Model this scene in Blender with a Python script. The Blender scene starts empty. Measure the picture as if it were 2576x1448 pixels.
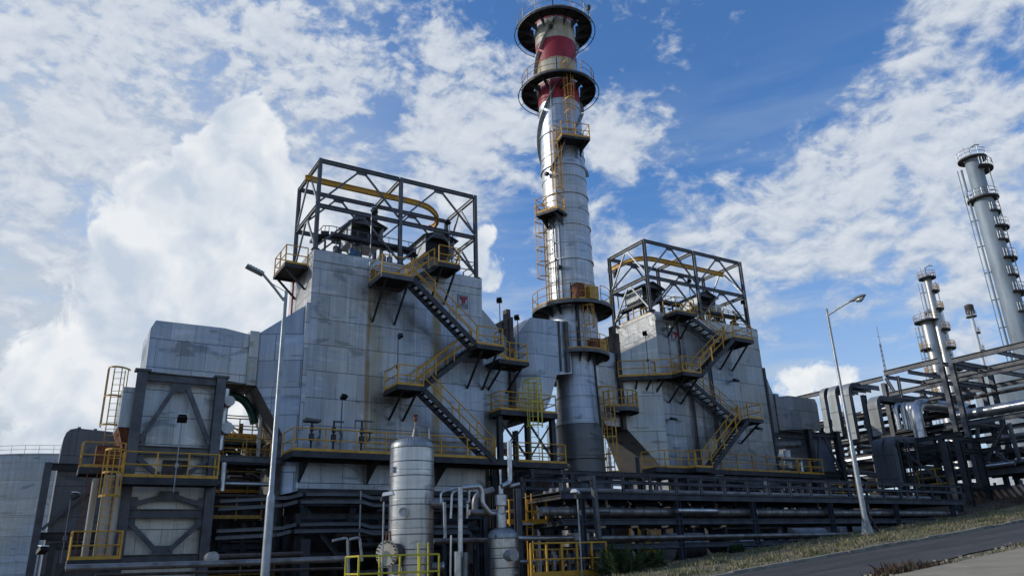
import bpy, math, random
from mathutils import Vector, Matrix
random.seed(7)
R = math.radians
S = bpy.context.scene
COL = S.collection

# ------------------------------------------------------------------ camera
FPX = 1900.0                                   # focal length for a 2576 px wide frame
PITCH, ROLL, YAW = R(20.007), R(-2.01), R(31.956)
EYE = Vector((0, 0, 1.6))
_m = lambda v: Vector((math.cos(YAW)*v[0]+math.sin(YAW)*v[1], -math.sin(YAW)*v[0]+math.cos(YAW)*v[1], v[2]))
_fw = Vector((0, math.cos(PITCH), math.sin(PITCH))); _up0 = Vector((0, -math.sin(PITCH), math.cos(PITCH))); _r0 = Vector((1, 0, 0))
CR = _m(_r0*math.cos(ROLL)+_up0*math.sin(ROLL)); CU = _m(-_r0*math.sin(ROLL)+_up0*math.cos(ROLL)); CF = _m(_fw)
cd = bpy.data.cameras.new('camera'); cam = bpy.data.objects.new('camera', cd); COL.objects.link(cam)
cd.sensor_width = 36; cd.lens = 36*FPX/2576; cd.clip_start = .1; cd.clip_end = 4000
cam.matrix_world = Matrix(((CR.x, CU.x, -CF.x, EYE.x), (CR.y, CU.y, -CF.y, EYE.y), (CR.z, CU.z, -CF.z, EYE.z), (0, 0, 0, 1)))
S.camera = cam
def ray(px, py): return CF*FPX + CR*(px-1288) - CU*(py-724)
def at(px, py, X=None, Y=None, Z=None):
    d = ray(px, py)
    t = (X-EYE.x)/d.x if X is not None else (Y-EYE.y)/d.y if Y is not None else (Z-EYE.z)/d.z
    return EYE + d*t

# ------------------------------------------------------------------ light
SUN_TO = Vector((-0.74, 0.46, 0.44)).normalized()    # direction towards the sun
SUN_EL = math.asin(SUN_TO.z); SUN_AZ = math.atan2(SUN_TO.x, SUN_TO.y)
sd = bpy.data.lights.new('sun', 'SUN'); sun = bpy.data.objects.new('sun', sd); COL.objects.link(sun)
sd.energy = 2.4; sd.angle = R(1.5); sd.color = (1, .94, .84)
sun.rotation_euler = (-SUN_TO).to_track_quat('-Z', 'Y').to_euler(); sun.location = (-60, 20, 60)
S.view_settings.view_transform = 'Standard'; S.view_settings.look = 'None'; S.view_settings.gamma = 1
S.view_settings.exposure = 0.0
S.render.engine = 'CYCLES'

# node helper -----------------------------------------------------------
class NT:
    def __init__(s, tree): s.t = tree; s.t.nodes.clear()
    def n(s, typ, **kw):
        nd = s.t.nodes.new(typ)
        for k, v in kw.items():
            if k.startswith('i_'):
                key = k[2:]; key = int(key) if key.isdigit() else key.replace('_', ' ')
                sock = nd.inputs[key]
                if hasattr(v, 'is_output') and v.is_output: s.t.links.new(v, sock)
                else: sock.default_value = v
            else: setattr(nd, k, v)
        return nd
    def m(s, op, a, b=None, c=None, clamp=False):
        nd = s.n('ShaderNodeMath', operation=op); nd.use_clamp = clamp
        for i, v in enumerate((a, b, c)):
            if v is None: continue
            if hasattr(v, 'is_output'): s.t.links.new(v, nd.inputs[i])
            else: nd.inputs[i].default_value = v
        return nd.outputs[0]
    def vm(s, op, a, b=None, out=0):
        nd = s.n('ShaderNodeVectorMath', operation=op)
        for i, v in enumerate((a, b)):
            if v is None: continue
            if hasattr(v, 'is_output'): s.t.links.new(v, nd.inputs[i])
            else: nd.inputs[i].default_value = v
        return nd.outputs[out]
    def mr(s, v, a, b, c=0., d=1., typ='SMOOTHSTEP'):
        nd = s.n('ShaderNodeMapRange', interpolation_type=typ)
        s.t.links.new(v, nd.inputs[0])
        for i, x in enumerate((a, b, c, d)): nd.inputs[i+1].default_value = x
        return nd.outputs[0]
    def mix(s, f, a, b, typ='MIX'):
        nd = s.n('ShaderNodeMix', data_type='RGBA', blend_type=typ)
        for i, v in ((0, f), (6, a), (7, b)):
            if hasattr(v, 'is_output'): s.t.links.new(v, nd.inputs[i])
            elif i == 0: nd.inputs[i].default_value = v
            else: nd.inputs[i].default_value = tuple(v) if len(v) == 4 else (*v, 1)
        return nd.outputs[2]
    def noise(s, vec, scale, detail=4., rough=.5, dist=0., out=0):
        nd = s.n('ShaderNodeTexNoise'); s.t.links.new(vec, nd.inputs['Vector'])
        nd.inputs['Scale'].default_value = scale; nd.inputs['Detail'].default_value = detail
        nd.inputs['Roughness'].default_value = rough; nd.inputs['Distortion'].default_value = dist
        return nd.outputs[out]
    def comb(s, x, y, z):
        nd = s.n('ShaderNodeCombineXYZ')
        for i, v in enumerate((x, y, z)):
            if hasattr(v, 'is_output'): s.t.links.new(v, nd.inputs[i])
            else: nd.inputs[i].default_value = v
        return nd.outputs[0]

# world: nishita sky with two kinds of cloud ---------------------------------
W = bpy.data.worlds.new('World'); S.world = W; W.use_nodes = True
g = NT(W.node_tree)
sky = g.n('ShaderNodeTexSky', sky_type='NISHITA', sun_disc=False, sun_elevation=SUN_EL, sun_rotation=SUN_AZ, air_density=1.0, dust_density=.6, ozone_density=1.6)
D = g.n('ShaderNodeTexCoord').outputs['Generated']
sep = g.n('ShaderNodeSeparateXYZ', i_0=D)
dx, dy, dz = sep.outputs
def blobs(lst):
    acc = None
    for px, py, r, a in lst:
        d = ray(px, py).normalized()
        dot = g.vm('DOT_PRODUCT', D, tuple(d), out=1)
        v = g.mr(dot, math.cos(math.atan(r/1950)), 1.0, 0., a)
        acc = v if acc is None else g.m('ADD', acc, v)
    return acc
warp = g.noise(D, 5.0, 4, .55, out=1)
wn = g.n('ShaderNodeVectorMath', operation='SCALE', i_0=g.vm('SUBTRACT', warp, (.5, .5, .5))); wn.inputs[3].default_value = .13
Dw = g.vm('ADD', D, wn.outputs[0])
# high mottled layer
wh = g.n('ShaderNodeVectorMath', operation='SCALE', i_0=g.vm('SUBTRACT', warp, (.5, .5, .5))); wh.inputs[3].default_value = .045
PS = g.n('ShaderNodeMapping', i_0=g.vm('ADD', D, wh.outputs[0]), i_2=(0, R(-14), 0), i_3=(1.0, 1.0, 1.75)).outputs[0]
n1 = g.noise(PS, 5.5, 3, .5); n2 = g.noise(PS, 19., 8, .60, .25)
n3 = g.noise(PS, 9., 3, .5)
hi = g.m('ADD', g.m('ADD', g.m('MULTIPLY', n1, .40), g.m('MULTIPLY', g.m('SUBTRACT', n2, .5), 1.25)), g.m('MULTIPLY', n3, .60))
hb = blobs([(150, 520, 300, .22), (800, 560, 260, .20), (860, 760, 260, .16), (100, 60, 420, .20), (420, 120, 420, .12), (700, 150, 380, .12), (1000, 230, 380, .12), (130, 360, 300, .06), (760, 300, 200, .08), (1230, 330, 280, .19), (1150, 430, 230, .17), (1330, 250, 160, .08),
            (1620, 330, 170, .30), (1480, 400, 170, .18), (1560, 300, 150, .12), (2420, 110, 300, .18), (2120, 390, 210, .12), (2450, 420, 330, .15), (2050, 420, 220, .12), (2000, 560, 260, .11), (2300, 620, 360, .17), (1750, 620, 330, .08), (2250, 190, 150, .12),
            (1780, 640, 200, .04), (1780, 30, 180, .10), (1640, 0, 140, .08), (1980, 905, 100, .12), (1560, 640, 160, .07), (2100, 700, 200, .06), (100, 880, 200, -.04),
            (1880, 160, 380, -.22), (2100, 40, 230, -.16), (1900, 330, 160, -.10), (1680, 480, 150, -.10), (920, 340, 150, -.16), (830, 420, 120, -.10), (620, 400, 160, -.06), (2150, 880, 230, -.14), (2020, 860, 180, -.06), (30, 210, 110, -.12), (1400, 510, 120, -.06), (350, 170, 90, -.07), (240, 190, 110, -.06), (1560, 60, 150, -.05), (1000, 60, 140, -.05), (760, 250, 100, -.05)])
n4 = g.noise(g.n('ShaderNodeMapping', i_0=g.vm('ADD', D, wh.outputs[0]), i_3=(1, 1, 1.5)).outputs[0], 46., 5, .58)
pm = blobs([(420, 150, 520, .62), (900, 150, 460, .55), (60, 120, 300, .3), (1300, 300, 260, .35), (1650, 250, 260, .3), (2150, 300, 240, .35)])
hiD = g.m('ADD', g.m('ADD', hi, hb), g.m('MULTIPLY', g.m('SUBTRACT', n4, .5), g.m('ADD', pm, .25)))
hiF = g.mr(hiD, .46, .82, 0., .94)
# cumulus bank: billowing edges, modelled in direction space
def cnoise(v):
    a_ = g.noise(v, 8.0, 3, .5); b_ = g.noise(v, 27., 10, .64, .3)
    return g.m('ADD', g.m('MULTIPLY', g.m('SUBTRACT', a_, .5), 1.25), g.m('MULTIPLY', g.m('SUBTRACT', b_, .5), 1.45))
cn = cnoise(Dw)
cb = blobs([(630, 330, 120, .75), (600, 430, 170, .75), (470, 540, 240, .80), (560, 760, 330, .95), (360, 560, 150, .40), (330, 700, 180, .35), (400, 930, 290, .75), (160, 950, 130, .45), (60, 920, 110, .40), (260, 1060, 230, .55), (90, 1080, 160, .4), (700, 560, 160, .3),
            (1228, 590, 38, .50), (1180, 640, 70, .48), (1215, 700, 70, .32), (1130, 510, 50, .40), (2060, 965, 75, .60), (1985, 972, 65, .55), (2125, 975, 60, .42), (2140, 940, 40, .3), (850, 640, 190, .4), (60, 480, 180, .22), (760, 820, 240, .5), (700, 480, 110, .3)])
cD = g.m('ADD', cn, cb)
cF = g.m('MULTIPLY', g.mr(cD, .34, .66, 0., 1.), g.mr(dz, .02, .20, .45, 1.))
def csoft(v): return g.m('ADD', g.noise(v, 7.0, 3, .5), g.m('MULTIPLY', g.noise(v, 18., 4, .55), .45))
Ld = CR*.020+Vector((0, 0, .022))
rel = g.m('SUBTRACT', csoft(Dw), csoft(g.vm('ADD', Dw, tuple(Ld))))
lit = g.m('ADD', g.mr(rel, -.13, .12, 0., .85, 'LINEAR'), g.mr(cD, .5, 1.0, .2, .0))
cumC = g.mix(lit, (.55, .63, .74), (.88, .90, .92))
rel2 = g.m('SUBTRACT', n2, g.noise(g.vm('ADD', PS, (-.007, .0, .014)), 19., 8, .60, .25))
hiC = g.mix(g.m('ADD', g.mr(rel2, -.16, .16, 0., .6, 'LINEAR'), g.mr(hiD, .6, .95, .0, .45)), (.48, .56, .69), (.76, .81, .88))
# pale veil low in the sky and towards the left
side = g.vm('DOT_PRODUCT', D, tuple(ray(-250, 950).normalized()), out=1)
streak = g.noise(g.n('ShaderNodeMapping', i_0=D, i_2=(0, R(-24), 0), i_3=(1.2, 1.2, 9.)).outputs[0], 2.6, 6, .6)
veil = g.m('ADD', g.m('ADD', g.mr(dz, .46, -.03, .03, .72), g.m('MULTIPLY', g.mr(streak, .42, .72, 0., .55), g.mr(dz, .62, .30, 0., 1.))), g.mr(side, .72, 1.0, 0., .62), clamp=True)
gain = g.n('ShaderNodeVectorMath', operation='MULTIPLY', i_0=sky.outputs[0], i_1=(.95, 1.18, 1.50))
skyt = g.n('ShaderNodeHueSaturation', i_Saturation=1.12, i_Value=1.0, i_Color=gain.outputs[0])
b0 = g.n('ShaderNodeBackground', i_Color=skyt.outputs[0], i_Strength=.122)
bv = g.n('ShaderNodeBackground', i_Color=(.62, .71, .82, 1), i_Strength=.84)
b1 = g.n('ShaderNodeBackground', i_Color=hiC, i_Strength=.92)
b2 = g.n('ShaderNodeBackground', i_Color=cumC, i_Strength=1.0)
def ms(f, a, b):
    nd = g.n('ShaderNodeMixShader'); g.t.links.new(f, nd.inputs[0]); g.t.links.new(a, nd.inputs[1]); g.t.links.new(b, nd.inputs[2]); return nd.outputs[0]
s1 = ms(veil, b0.outputs[0], bv.outputs[0]); s2 = ms(hiF, s1, b1.outputs[0]); s3 = ms(cF, s2, b2.outputs[0])
o = g.n('ShaderNodeOutputWorld'); g.t.links.new(s3, o.inputs[0])
W.cycles.sampling_method = 'MANUAL'; W.cycles.sample_map_resolution = 1024

# ------------------------------------------------------------------ materials
def newmat(name):
    m = bpy.data.materials.new(name); m.use_nodes = True; k = NT(m.node_tree)
    k.bs = k.n('ShaderNodeBsdfPrincipled'); out = k.n('ShaderNodeOutputMaterial'); k.t.links.new(k.bs.outputs[0], out.inputs[0])
    k.pos = k.n('ShaderNodeNewGeometry').outputs['Position']
    return m, k
def setin(k, name, v):
    s = k.bs.inputs[name]
    if hasattr(v, 'is_output'): k.t.links.new(v, s)
    else: s.default_value = v if not isinstance(v, tuple) else ((*v, 1) if len(v) == 3 else v)
def bump(k, h, strength, dist=.05):
    b = k.n('ShaderNodeBump', i_Strength=strength, i_Distance=dist, i_Height=h); k.t.links.new(b.outputs[0], k.bs.inputs['Normal'])
def plain(name, c1, c2=None, rough=.6, metal=0., scale=3., spots=None, spotamt=.5, streak=False, bmp=.12):
    m, k = newmat(name)
    c2 = c2 or tuple(x*.65 for x in c1)
    v = k.pos
    if streak: v = k.n('ShaderNodeMapping', i_0=k.pos, i_3=(1, 1, .18)).outputs[0]
    n = k.noise(v, scale, 6, .6)
    col = k.mix(k.mr(n, .35, .68), c1, c2)
    if spots:
        sp = k.noise(v, scale*1.7, 7, .68, .3)
        col = k.mix(k.mr(sp, .66-.14*spotamt, .72-.06*spotamt), col, spots)
    setin(k, 'Base Color', col); setin(k, 'Metallic', metal)
    setin(k, 'Roughness', k.mr(n, .2, .8, max(.05, rough-.12), min(1, rough+.14), 'LINEAR'))
    if bmp: bump(k, n, bmp, .02)
    return m
def cladding(name, bright=.42, pw=1.15, ph=1.42, marks=(), rough=.40, metal=.8, blotch=.5, dark=0., cyl=0., warm=(1, 1, 1), seed=0.):
    """aluminium jacketing in sheets: seams, rivets, dents, run-off streaks"""
    m, k = newmat(name); warm = (warm[0]*1.0, warm[1]*1.0, warm[2]*.985)
    if cyl:
        tc = k.n('ShaderNodeTexCoord').outputs['Object']; s = k.n('ShaderNodeSeparateXYZ', i_0=tc); x, y, z = s.outputs
        u = k.m('MULTIPLY', k.m('ARCTAN2', y, x), cyl)
    else:
        s = k.n('ShaderNodeSeparateXYZ', i_0=k.pos); x, y, z = s.outputs
        u = k.m('ADD', x, y)
    vec = k.comb(u, k.m('ADD', z, seed), 0.)
    br = k.n('ShaderNodeTexBrick', offset=.5, squash=1, i_Vector=vec, i_Color1=(0, 0, 0, 1), i_Color2=(1, 1, 1, 1), i_Mortar=(.5, .5, .5, 1), i_Scale=1.0)
    br.inputs['Mortar Size'].default_value = .010; br.inputs['Mortar Smooth'].default_value = .3; br.inputs['Brick Width'].default_value = pw; br.inputs['Row Height'].default_value = ph; br.inputs['Bias'].default_value = 0
    tone = k.m('MULTIPLY', k.m('SUBTRACT', br.outputs['Color'], .5), .26 if not cyl else .12)
    zr = k.m('FRACT', k.m('DIVIDE', k.m('ADD', z, seed), ph)); hs = k.m('MINIMUM', zr, k.m('SUBTRACT', 1., zr))
    hseam = k.mr(hs, .004/ph*1.2, .016/ph*1.2, 1., 0.)
    # sheets of unequal length: the odd upright seam is left out
    gate = k.mr(k.noise(k.comb(k.m('MULTIPLY', u, .9), k.m('MULTIPLY', k.m('FLOOR', k.m('DIVIDE', k.m('ADD', z, seed), ph)), 3.7), 0.), 1., 1, .5), .42, .5, .25, .8)
    seam = k.m('MAXIMUM', hseam, k.m('MULTIPLY', br.outputs['Fac'], gate))
    riv = k.n('ShaderNodeTexVoronoi', feature='F1', i_Vector=k.comb(u, k.m('MULTIPLY', z, 1.), 0.), i_Scale=6.0)
    rv_ = k.m('MULTIPLY', k.mr(riv.outputs[0], .05, .09, 1., 0.), k.mr(hs, .03/ph, .10/ph, 1., 0.))
    low = k.noise(k.n('ShaderNodeMapping', i_0=vec, i_3=(.45, .8, 1)).outputs[0], 1.0, 5, .55)
    st = k.noise(k.n('ShaderNodeMapping', i_0=vec, i_3=(5.5, .22, 1)).outputs[0], 1.0, 4, .65)     # vertical run-off
    dent = k.noise(k.n('ShaderNodeMapping', i_0=vec, i_3=(.55, 1.5, 1)).outputs[0], 1.0, 3, .5, .5)
    fine = k.noise(vec, 14., 5, .6)
    val = k.m('ADD', k.m('ADD', tone, k.m('MULTIPLY', k.m('SUBTRACT', low, .5), blotch)), k.m('MULTIPLY', k.m('SUBTRACT', st, .5), .85))
    val = k.m('ADD', val, k.m('MULTIPLY', k.m('SUBTRACT', fine, .5), .12))
    val = k.m('MULTIPLY', k.m('ADD', val, 1.), bright)
    val = k.m('MULTIPLY', val, k.mr(dent, .60, .67, 1., .64)); val = k.m('MULTIPLY', val, k.mr(dent, .30, .38, 1.22, 1.))
    val = k.m('MULTIPLY', val, k.m('SUBTRACT', 1., k.m('MULTIPLY', rv_, .3)))
    val = k.m('MULTIPLY', val, k.m('SUBTRACT', 1., k.m('MULTIPLY', seam, .72 if not cyl else .35)))
    # patina: cool and warm sheets
    patch = k.noise(k.n('ShaderNodeMapping', i_0=vec, i_1=(7.3, 2.1, 0), i_3=(.16, .12, 1)).outputs[0], 1.0, 3, .5)
    col = k.mix(k.mr(patch, .38, .62), tuple(a*b for a, b in zip((.86, .95, 1.08), warm)), tuple(a*b for a, b in zip((1.02, .99, .95), warm)))
    vv = k.n('ShaderNodeVectorMath', operation='SCALE'); k.t.links.new(col, vv.inputs[0]); k.t.links.new(val, vv.inputs[3]); col = vv.outputs[0]
    for (xs, wd, zt, zb, amt, cc) in marks:
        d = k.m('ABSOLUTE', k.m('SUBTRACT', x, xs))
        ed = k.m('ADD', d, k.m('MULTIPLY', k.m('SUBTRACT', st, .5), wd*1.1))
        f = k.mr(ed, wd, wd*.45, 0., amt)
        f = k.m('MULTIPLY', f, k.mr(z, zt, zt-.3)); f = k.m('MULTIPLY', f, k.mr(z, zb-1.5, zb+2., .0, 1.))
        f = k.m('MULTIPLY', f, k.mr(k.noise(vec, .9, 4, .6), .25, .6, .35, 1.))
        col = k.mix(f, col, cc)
    setin(k, 'Base Color', col); setin(k, 'Metallic', metal)
    setin(k, 'Roughness', k.m('ADD', k.mr(low, .3, .7, rough-.07, rough+.10, 'LINEAR'), k.m('MULTIPLY', seam, .2)))
    pil = k.noise(k.n('ShaderNodeMapping', i_0=vec, i_3=(.55, .9, 1)).outputs[0], 1.1, 3, .5, .6)
    h = k.m('ADD', k.m('MULTIPLY', pil, 1.0), k.m('MULTIPLY', seam, -.10))
    bump(k, h, .55 if not cyl else .22, .12)
    return m
RUST = (.30, .11, .03); OCHRE = (.30, .21, .05)
ST = (.16, .13, .06)
M = {}
M['cladA'] = cladding('aluminium_cladding_front', .35, metal=.76, rough=.42, marks=[(14.75, .5, 17.7, 5.6, .5, (.21, .18, .08)), (14.30, .15, 17.9, 6., .75, (.22, .12, .03)), (14.7, .55, 18.1, 16.2, 1.0, (.22, .085, .02)), (18.45, .36, 16.8, 6., .72, (.23, .155, .03)), (12.3, .9, 17.0, 6.3, .22, (.20, .17, .12)), (15.2, 1.1, 16.5, 14.6, .85, (.05, .045, .035)), (16.6, .6, 16.0, 13.0, .6, (.06, .055, .045)), (15.4, 1.0, 10.4, 8.6, .85, (.05, .045, .04)), (20.8, 1.1, 13.1, 11.6, .8, (.05, .045, .04))])  # rust streaks, plus near-black patches just below the landings
M['cladB'] = cladding('aluminium_cladding_worn', .265, metal=.70, seed=.6, marks=[(36.6, 1.1, 13.0, 11.6, .8, (.05, .045, .04)), (42.0, 1.0, 16.1, 14.6, .7, (.05, .045, .04)), (40.0, 2.6, 9.0, 5.4, .35, (.13, .10, .06)), (38.0, .22, 18, 5.5, .75, (.07, .055, .045)), (36.6, .14, 18, 12, .8, (.05, .04, .035)), (40.2, .18, 16, 7, .7, (.08, .07, .05)), (39.2, .16, 12.5, 7, .6, (.07, .06, .045)), (43.3, .14, 14, 8, .5, (.08, .07, .06)), (38.9, 1.1, 17.9, 15.5, .5, (.08, .07, .06))])  # dark streaks, plus near-black patches just under landings
M['clad'] = cladding('aluminium_cladding', .36, seed=.3, metal=.74)
M['clad_reflect'] = cladding('aluminium_cladding_bluish_reflection', .34, seed=.9, metal=.7, warm=(.90, .98, 1.10))  # bluish reflection on the inlet flare put into the tint
M['cladlow'] = cladding('aluminium_cladding_low', .38, metal=.6, pw=1.2, ph=2.4, warm=(1, .99, .92))
M['cladgrey'] = cladding('aluminium_cladding_dull', .21, seed=.5, metal=.55, rough=.48)
M['clad_dk'] = cladding('weathered_dark_cladding', .15, pw=1.6, ph=1.5, metal=.3, rough=.5, warm=(.92, .98, 1.1))
M['clad_under'] = cladding('brown_underside_plate', .17, pw=6, ph=6, metal=.3, rough=.55, warm=(1.08, .98, .86))  # darker, browner plate used on flare and duct undersides
M['clad_sq'] = cladding('aluminium_sheet_pale', .46, pw=1.0, ph=1.25, seed=.2, metal=.6, rough=.45, blotch=1.1, warm=(1, 1, .95))
M['stack'] = cladding('stack_cladding', .47, pw=2.1, ph=.72, cyl=1.62, metal=.74, rough=.47, blotch=.45)
M['stackdk'] = cladding('stack_base_steel', .13, pw=9.6, ph=2.2, cyl=1.62, metal=.35, rough=.42, blotch=.3)
M['vessel'] = cladding('vessel_cladding', .46, pw=1.25, ph=1.04, cyl=.8, metal=.9, rough=.34, blotch=.4)
M['pipeclad'] = plain('pipe_jacket', (.52, .53, .54), (.36, .36, .36), .33, .85, 2.5, spots=(.2, .16, .1), spotamt=.15)
M['pipedull'] = plain('dull_pipe_jacket', (.26, .255, .25), (.14, .13, .12), .48, .6, 2.2, spots=(.12, .09, .06), spotamt=.4)
M['steel'] = plain('grey_painted_steel', (.088, .092, .102), (.055, .058, .065), .50, .0, 2.0, spots=(.10, .075, .055), spotamt=.1)
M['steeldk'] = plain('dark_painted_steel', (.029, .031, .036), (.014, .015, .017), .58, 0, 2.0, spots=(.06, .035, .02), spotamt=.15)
M['steelblue'] = plain('slate_blue_painted_steel', (.034, .044, .066), (.018, .022, .032), .6, 0, 2.0)
M['galv'] = plain('galvanised_steel', (.34, .355, .36), (.25, .26, .26), .42, .45, 3.0)
M['grate'] = plain('walkway_grating', (.04, .04, .042), (.02, .02, .02), .7, .2, 5)
M['yellow'] = plain('yellow_paint', (.62, .325, .02), (.46, .23, .02), .5, 0, 2.6, spots=(.20, .07, .02), spotamt=.25)
M['yellowold'] = plain('rust_stained_yellow_paint', (.52, .29, .04), (.35, .175, .03), .55, 0, 3.2, spots=(.24, .08, .02), spotamt=.45)
M['yellowbright'] = plain('bright_yellow_paint', (.58, .50, .03), (.46, .36, .03), .45, 0, 2.6)
M['rust'] = plain('rusty_iron', (.22, .075, .03), (.10, .035, .02), .8, .1, 5)
M['red'] = plain('red_paint', (.30, .012, .022), (.19, .010, .016), .55, 0, 2.4, spots=(.12, .02, .02), spotamt=.25, streak=True)
M['cream'] = plain('stained_cream_paint', (.46, .43, .35), (.30, .26, .18), .55, .0, 1.8, spots=(.18, .14, .09), spotamt=.35, streak=True)
M['white'] = plain('white_paint', (.62, .64, .64), (.50, .51, .50), .5)
M['black'] = plain('black_rubber', (.014, .014, .014), (.008, .008, .008), .6)
M['brown'] = plain('brown_stained_steel', (.085, .065, .055), (.04, .03, .028), .65, .1, 2.5)
M['green'] = plain('green_hose', (.012, .07, .045), (.008, .04, .03), .5)
M['tank'] = cladding('tank_shell_plates', .42, pw=9, ph=2.4, metal=.3, rough=.4, blotch=.3, warm=(1.03, 1, .94))
M['towerpaint'] = plain('pale_blue_tower_paint', (.27, .32, .35), (.16, .19, .21), .65, .05, .5, spots=(.20, .12, .07), spotamt=.3, streak=True)
M['towermetal'] = plain('tower_jacket', (.48, .47, .43), (.33, .32, .29), .38, .7, .5, streak=True)
M['traygrey'] = plain('cable_tray_cover', (.30, .32, .31), (.21, .22, .215), .55, .25, .9, streak=True)
M['traydk'] = plain('dark_cable_tray_cover', (.105, .115, .125), (.07, .075, .08), .55, .2, .9, streak=True)
M['concrete'] = plain('concrete', (.33, .275, .185), (.25, .21, .145), .9, 0, 1.2, spots=(.13, .12, .10), spotamt=.2)
M['kerb'] = plain('kerb_concrete', (.27, .245, .19), (.15, .135, .105), .9, 0, 2.5, spots=(.08, .08, .07), spotamt=.5)
M['stone'] = plain('pale_stone', (.24, .21, .15), (.14, .12, .09), .9, 0, 8)
M['blue'] = plain('blue_motor_paint', (.05, .13, .24), (.03, .07, .13), .4)
M['glass'] = plain('lamp_glass', (.35, .37, .38), (.25, .27, .28), .15, .0, 4)
def asphalt():
    m, k = newmat('asphalt'); n = k.noise(k.pos, 60, 4, .7); b = k.noise(k.pos, .5, 5, .6); c = k.noise(k.n('ShaderNodeMapping', i_0=k.pos, i_3=(.12, 1.4, 1)).outputs[0], 1., 4, .6)
    v = k.m('MULTIPLY', k.m('ADD', k.mr(n, .3, .75, .030, .062), k.mr(b, .3, .7, 0, .018)), k.mr(c, .35, .65, .72, 1.22))
    cr = k.n('ShaderNodeTexVoronoi', feature='DISTANCE_TO_EDGE', i_Vector=k.vm('ADD', k.pos, k.noise(k.pos, 1.2, 4, .6, out=1)), i_Scale=.45)
    v = k.m('MULTIPLY', v, k.mr(cr.outputs[0], .0, .012, .55, 1.))
    col = k.mix(.0, (1, 1, 1), (1, 1, 1)); vv = k.n('ShaderNodeVectorMath', operation='SCALE', i_0=(1.08, 1.0, .88)); k.t.links.new(v, vv.inputs[3])
    setin(k, 'Base Color', vv.outputs[0]); setin(k, 'Roughness', .85); bump(k, n, .5, .01); return m
M['asphalt'] = asphalt()
def ground():
    m, k = newmat('dry_soil'); a = k.noise(k.pos, .7, 6, .65); b = k.noise(k.pos, 9, 8, .7); c = k.noise(k.pos, 3, 5, .6)
    col = k.mix(k.mr(a, .35, .62), (.17, .14, .085), (.11, .095, .05)); col = k.mix(k.mr(b, .4, .7), col, (.20, .165, .10)); col = k.mix(k.mr(c, .55, .7), col, (.07, .03, .015))
    yy = k.n('ShaderNodeSeparateXYZ', i_0=k.pos).outputs[1]
    col = k.mix(k.mr(k.m('ADD', yy, k.m('MULTIPLY', k.m('SUBTRACT', a, .5), 1.6)), 24.3, 24.9), col, k.mix(k.mr(b, .35, .7), (.045, .030, .018), (.085, .055, .030)))
    setin(k, 'Base Color', col); setin(k, 'Roughness', .95); bump(k, b, .8, .05); return m
M['soil'] = ground()
def grassm(name, a, b, c):
    m, k = newmat(name); n = k.noise(k.pos, .8, 5, .6); h = k.noise(k.pos, 5, 4, .6)
    setin(k, 'Base Color', k.mix(k.mr(h, .45, .68), k.mix(k.mr(n, .38, .6), a, b), c)); setin(k, 'Roughness', .8); return m
M['grass'] = grassm('dry_grass', (.20, .17, .085), (.10, .115, .04), (.30, .245, .15))
M['leaf'] = grassm('shrub_leaves', (.035, .09, .025), (.07, .14, .04), (.025, .06, .02))
M['reddry'] = grassm('reddish_dry_weed', (.075, .035, .02), (.09, .06, .03), (.05, .03, .02))
M['bark'] = plain('bark', (.08, .06, .04), (.05, .035, .02), .9)
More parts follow.
